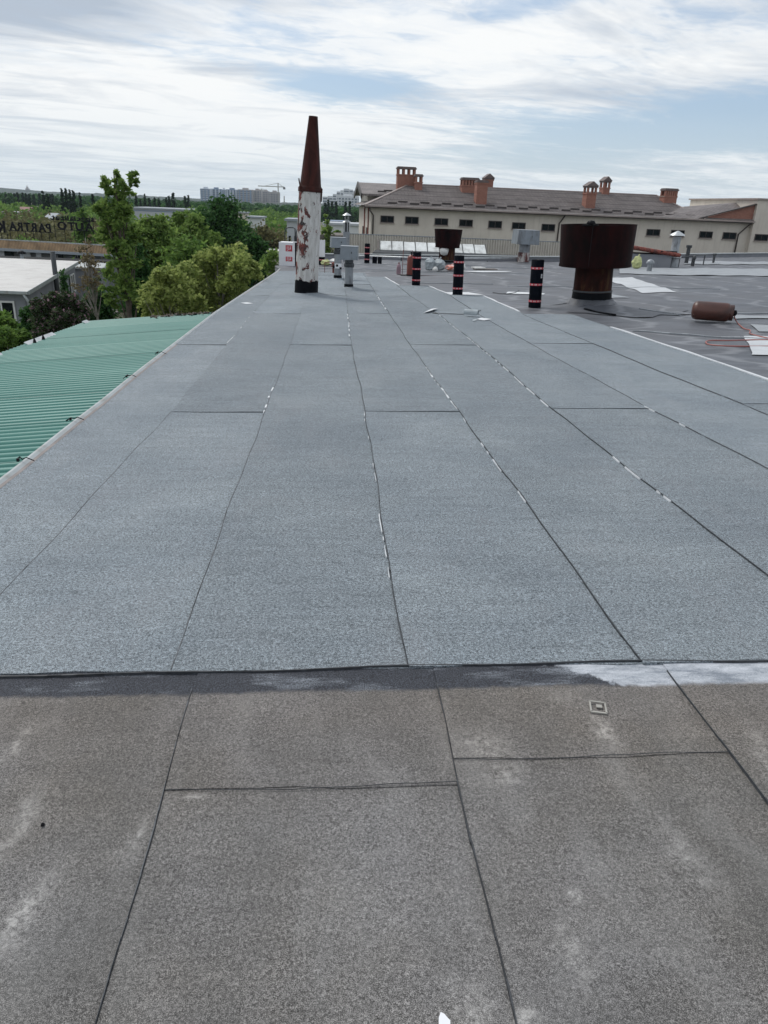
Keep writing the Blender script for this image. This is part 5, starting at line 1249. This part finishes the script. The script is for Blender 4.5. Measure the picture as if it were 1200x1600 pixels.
for k, (px, yt) in enumerate(((508, 318), (513, 314), (519, 316), (525, 315), (540, 317), (547, 316))):
    poplar(px, yt, 360, 3.2, 390+k, ordn[k]+' poplar from the left in front of the stepped white block')

# distant woods as masses
def wood(name, label, spec, leaf, size, seed, kind='stuff'):
    rs = np.random.RandomState(seed); P = []
    for (px0, px1, Y0, Y1, n, h0, h1) in spec:
        for _ in range(n):
            Y = rs.uniform(Y0, Y1); px = rs.uniform(px0, px1); x = at(px, 330, Y).x; h = rs.uniform(h0, h1); r = h*rs.uniform(.35, .6); m_ = 70
            d = rs.normal(size=(m_, 3)); d /= np.linalg.norm(d, axis=1)[:, None]; rad = rs.uniform(.6, 1.05, m_)
            P.append(np.array([x, Y, GROUND+h*.5])+d*np.array([r, r, h*.5])*rad[:, None])
    P = np.concatenate(P); me = leafmesh(name, P, size, rs, elong=1.1); me.materials.append(M[leaf]); o = bpy.data.objects.new(name, me); COL.objects.link(o)
    tag(o, label, 'wood', kind=kind); return o
wood('far_woodland', 'mass of far green woodland across the plain', [(-120, 480, 380, 900, 520, 4, 6.6), (480, 620, 360, 800, 120, 5, 7), (1000, 1300, 300, 700, 120, 7, 11)], 'lf_dark', 1.9, 51)
wood('plain_woodland', 'mass of mid green treetops on the plain beyond the sign and hall', [(-100, 205, 150, 330, 200, 2.5, 4.8), (300, 470, 130, 400, 150, 3, 6)], 'lf_mid', .95, 52)
wood('pale_scrub', 'pale yellow green scrub beyond the mirrored sign', [(-60, 180, 110, 210, 260, 2.4, 4.3), (330, 470, 95, 170, 50, 2, 4)], 'lf_olive', .65, 53)
wood('near_scrub', 'low scrub between the houses and the roof', [(110, 460, 62, 95, 150, 2.0, 4.5), (-40, 130, 84, 110, 60, 1.8, 3.2), (470, 560, 95, 120, 14, 2, 3.5)], 'lf_mid', .4, 54)

# ------------------------------------------------------------------ distance: houses, hall, towers, hills
def simple_house(px0, px1, ytop, ybot, Y, mw, mr, label, name='distant_house', flat=False, dep=8):
    a = at(px0, ytop, Y); b_ = at(px1, ytop, Y); z0 = GROUND; zt = a.z-GROUND; w = b_.x-a.x
    t = thing(name, label, 'house', (a.x, Y, GROUND)); zw = zt*(.97 if flat else .72)
    MB().box((w/2, dep/2, zw/2), (w, dep, zw)).build('wall', M[mw], t)
    if flat: MB().box((w/2, dep/2, zw+.15), (w+.6, dep+.6, .3)).build('roof', M[mr], t)
    else: b = MB(); b.add([(-.4, -.4, zw), (w+.4, -.4, zw), (w+.4, dep+.4, zw), (-.4, dep+.4, zw), (-.4, dep/2, zt), (w+.4, dep/2, zt)], [(0, 1, 5, 4), (2, 3, 4, 5), (0, 4, 3), (1, 2, 5), (3, 2, 1, 0)]); b.build('roof', M[mr], t)
    k = max(2, int(w/3.5))
    for i in range(k):
        MB().box((w*(i+.5)/k, -.03, zw*.55), (w/k*.4, .06, zw*.28)).build('window', M['glass'], t)
    return t
simple_house(26, 42, 323, 332, 260, 'cream', 'pinkroof', 'distant house with a faded red gable roof among trees at far left')
simple_house(4, 18, 332, 336, 210, 'cream', 'hall', 'small distant white house with a flat roof at far left', flat=True)
simple_house(70, 80, 333, 338, 190, 'panel_white', 'hall_roof', 'small distant white house above the mirrored letters')
simple_house(387, 408, 339, 348, 150, 'panel_white', 'hall_roof', 'tiny white house with dark windows right of the large dark tree', flat=True)
simple_house(372, 384, 332, 340, 230, 'cream', 'hall_roof', 'tiny pale house half hidden below the grey towers', flat=True)
simple_house(448, 466, 343, 360, 110, 'hall', 'hall_roof', 'grey flat roofed building left of the tall chimney', flat=True)
simple_house(507, 566, 349, 366, 120, 'panel_white', 'hall', 'long white flat building right of the tall chimney', flat=True)
simple_house(518, 536, 346, 350, 160, 'hall', 'tower_b', 'small building with a blue grey roof behind the long white one', flat=True)
simple_house(478, 531, 368, 376, 70, 'cream', 'timber', 'low beige building with a brown roof edge behind the far kerb', flat=True, dep=6)
simple_house(415, 432, 397, 401, 60, 'cream', 'roof_white', 'small shed with a pale flat roof among the edge shrubs', flat=True, dep=4)
# long hall
a = at(202, 325, 300); b_ = at(312, 331, 300)
t = thing('long_hall', 'long pale grey industrial hall beyond the treetops, under the poplar row', 'industrial hall', (a.x, 300, GROUND))
w = b_.x-a.x; zt = (a.z+b_.z)/2-GROUND
MB().box((w/2, 15, zt/2), (w, 30, zt)).build('wall', M['hall'], t); MB().box((w/2, 15, zt+.25), (w+1, 31, .5)).build('roof', M['hall_roof'], t)
MB().box((w*.5, -.06, zt*.86), (w, .12, .3)).build('trim_band', M['tower_b'], t)
def tower(px0, px1, ytop, Y, mw, ml, label, stripes=4, dep=18, group='apartment towers on the horizon'):
    a = at(px0, ytop, Y); b_ = at(px1, ytop, Y); zt = (a.z+b_.z)/2; w = b_.x-a.x; z0 = -30
    t = thing('apartment_tower', label, 'tower block', (a.x, Y, z0), group=group); H_ = zt-z0
    MB().box((w/2, dep/2, H_/2), (w, dep, H_)).build('wall', M[mw], t)
    b = MB(); 
    for k in range(stripes): b.box((w*(k+.5)/stripes, -.4, H_/2), (w/stripes*.38, 1.2, H_*.96))
    b.build('bay', M[ml], t)
    b = MB(); fl_ = int(H_/3.6)
    for k in range(fl_): b.box((w/2, -.25, 2+k*3.6), (w*.97, .9, 1.5))
    b.build('window_band', M['tower_win'], t, kind='stuff')
    MB().box((w*.5, dep/2, H_+1.3), (w*.4, dep*.5, 2.6)).build('lift_housing', M[mw], t)
    return t
TW = [(312.5, 328, 294.5, 1500, 'tower_a', 'tower_b', 'leftmost apartment tower, pale with blue bays', 3), (328.5, 345, 295, 1520, 'tower_b', 'tower_a', 'second apartment tower from the left, blue with pale bays', 3),
      (345.5, 352, 296, 1560, 'tower_a', 'tower_b', 'narrow pale apartment tower, third from the left', 2), (352.5, 371, 296, 1500, 'tower_b', 'tower_a', 'fourth apartment tower from the left, blue and white striped', 4),
      (371.5, 394, 296, 1480, 'tower_c', 'tower_b', 'warm grey apartment tower with blue edge, fifth from the left', 4), (394.5, 408, 297, 1500, 'tower_c', 'tower_c', 'plain warm grey apartment tower, sixth from the left', 3),
      (408.5, 420, 298.5, 1540, 'tower_c', 'tower_c', 'unfinished grey apartment tower left of the crane', 3), (420.5, 436.5, 300, 1490, 'tower_c', 'tower_c', 'rightmost unfinished grey apartment tower under the crane', 4)]
for q in TW: tower(*q[:7], stripes=q[7])
def crane(px, ytop, Y, jib0, jib1, jy, label):
    a = at(px, ytop, Y); t = thing('tower_crane', label, 'crane', (a.x, Y, -30)); H_ = a.z+30
    MB().box((0, 0, H_/2), (1.8, 1.8, H_)).build('mast', M['yellow'], t)
    j0, j1 = at(jib0, jy, Y), at(jib1, jy, Y); jz = j0.z+30
    MB().bar((j0.x-a.x, 0, jz), (j1.x-a.x, 0, jz), 1.5, 1.5).build('jib', M['yellow'], t)
    b = MB(); b.tube([(0, 0, H_), ((j0.x-a.x)*.7, 0, jz)], .35, 4); b.tube([(0, 0, H_), ((j1.x-a.x)*.8, 0, jz)], .35, 4); b.build('tie', M['yellow'], t)
    MB().box((j1.x-a.x, 0, jz-2), (4, 3, 4)).build('counterweight', M['timber'], t)
crane(434.5, 286, 1480, 403, 444, 290.5, 'tower crane with a long jib above the rightmost towers')
crane(409, 295, 1600, 401, 417, 297, 'smaller tower crane between the grey towers')
t = thing('radio_mast', 'thin pole right of the crane on the horizon', 'mast', (at(444, 306, 1400).x, 1400, -20)); q = at(444, 306, 1400); MB().lathe([(1.3, 0), (.8, q.z+20)], 6).build('pole', M['yellow'], t)
# stepped white block
sbx = thing('stepped_block', 'big white stepped apartment block rising like a pyramid on the horizon', 'apartment block', (at(504, 320, 1300).x, 1300, -30))
for k, (p0, p1, yt) in enumerate(((504, 512, 307), (512, 520, 306), (520, 526, 303), (526, 532, 299), (532, 537, 297), (537, 546, 294.5), (546, 552, 296), (552, 560, 298))):
    a = at(p0, yt, 1300); b_ = at(p1, yt, 1300); o0 = at(504, 320, 1300).x; H_ = a.z+30; w = b_.x-a.x-.3
    ob = MB().box((a.x-o0+w/2, 8, H_/2), (w, 16, H_)).build('block_step', M['panel_white'], sbx)
    b = MB()
    for j in range(int(H_/4)): b.box((a.x-o0+w/2, -.2, 2+j*4), (w*.84, .6, 1.5))
    b.build('window_band', M['tower_win'], ob, kind='stuff')
tower(526, 561, 306, 1150, 'panel_white', 'panel_white', 'lower white slab block in front of the stepped one', stripes=7, group='far white blocks')
# hilltop tower
q = at(42, 289, 2300); t = thing('hilltop_tower', 'tiny spired tower on the hilltop at far left', 'tower', (q.x, 2300, -20)); hh = q.z+20
MB().box((0, 0, (hh-9)/2), (9, 9, hh-9)).build('base', M['tower_c'], t); MB().lathe([(3.4, hh-9.5), (3.0, hh-5), (1.2, hh-3.6), (.5, hh)], 8).build('spire', M['tower_c'], t)

# hills
def hill(name, Y, prof, dep, seed, mt='hill'):
    rs = np.random.RandomState(seed); b = MB(); px = np.arange(-300, 1500, 6.0); vs = []; rows = 5
    for p in px:
        yt = ipl(prof, p)+rs.uniform(-.7, .7); q = at(p, yt, Y)
        for k in range(rows):
            f = k/(rows-1); z = GROUND-3+(q.z-GROUND+3)*(math.sin(f*math.pi/2)); vs.append((q.x*(1-.25*(1-f)), Y-dep*(1-f), z+rs.uniform(-3, 3)*(0 < f < 1)))
        vs.append((q.x*1.2, Y+dep, GROUND-3))
    m_ = rows+1; b.add(vs, [(i*m_+j, (i+1)*m_+j, (i+1)*m_+j+1, i*m_+j+1) for i in range(len(px)-1) for j in range(rows)], False)
    return b.build(name, M[mt], kind='structure')
hill('far_hill', 2500, [(-400, 290), (0, 293.5), (40, 297), (90, 301), (150, 303), (230, 306), (300, 309.5), (400, 315), (500, 318), (620, 322), (900, 333), (1060, 334), (1200, 341), (1700, 360)], 900, 1)
hill('near_hill', 1300, [(-400, 300), (0, 304), (80, 307), (200, 311), (300, 314), (420, 318), (460, 317), (520, 320), (700, 329), (1050, 334), (1200, 345), (1700, 364)], 500, 2)
# ground sheet
g = MB(); n = 41; gx = np.linspace(-4000, 4000, n); gy = np.linspace(-900, 3600, n)
g.add([(x, y, GROUND) for y in gy for x in gx], [(j*n+i, j*n+i+1, (j+1)*n+i+1, (j+1)*n+i) for j in range(n-1) for i in range(n-1)])
g.build('ground', M['ground'], kind='structure')

# air
def haze():
    mt = bpy.data.materials.new('haze_air'); mt.use_nodes = True; t = mt.node_tree; t.nodes.clear()
    v = t.nodes.new('ShaderNodeVolumePrincipled'); v.inputs['Color'].default_value = (.74, .87, 1.0, 1); v.inputs['Density'].default_value = .00009; v.inputs['Anisotropy'].default_value = .2
    o = t.nodes.new('ShaderNodeOutputMaterial'); L(t, v.outputs[0], o.inputs['Volume'])
    b = MB(); b.box((0, 1350, 36), (8200, 4700, 88)); ob = b.build('haze', mt, kind='stuff'); ob['label'] = 'thin pale air haze over the whole plain'; ob['category'] = 'haze'
haze()
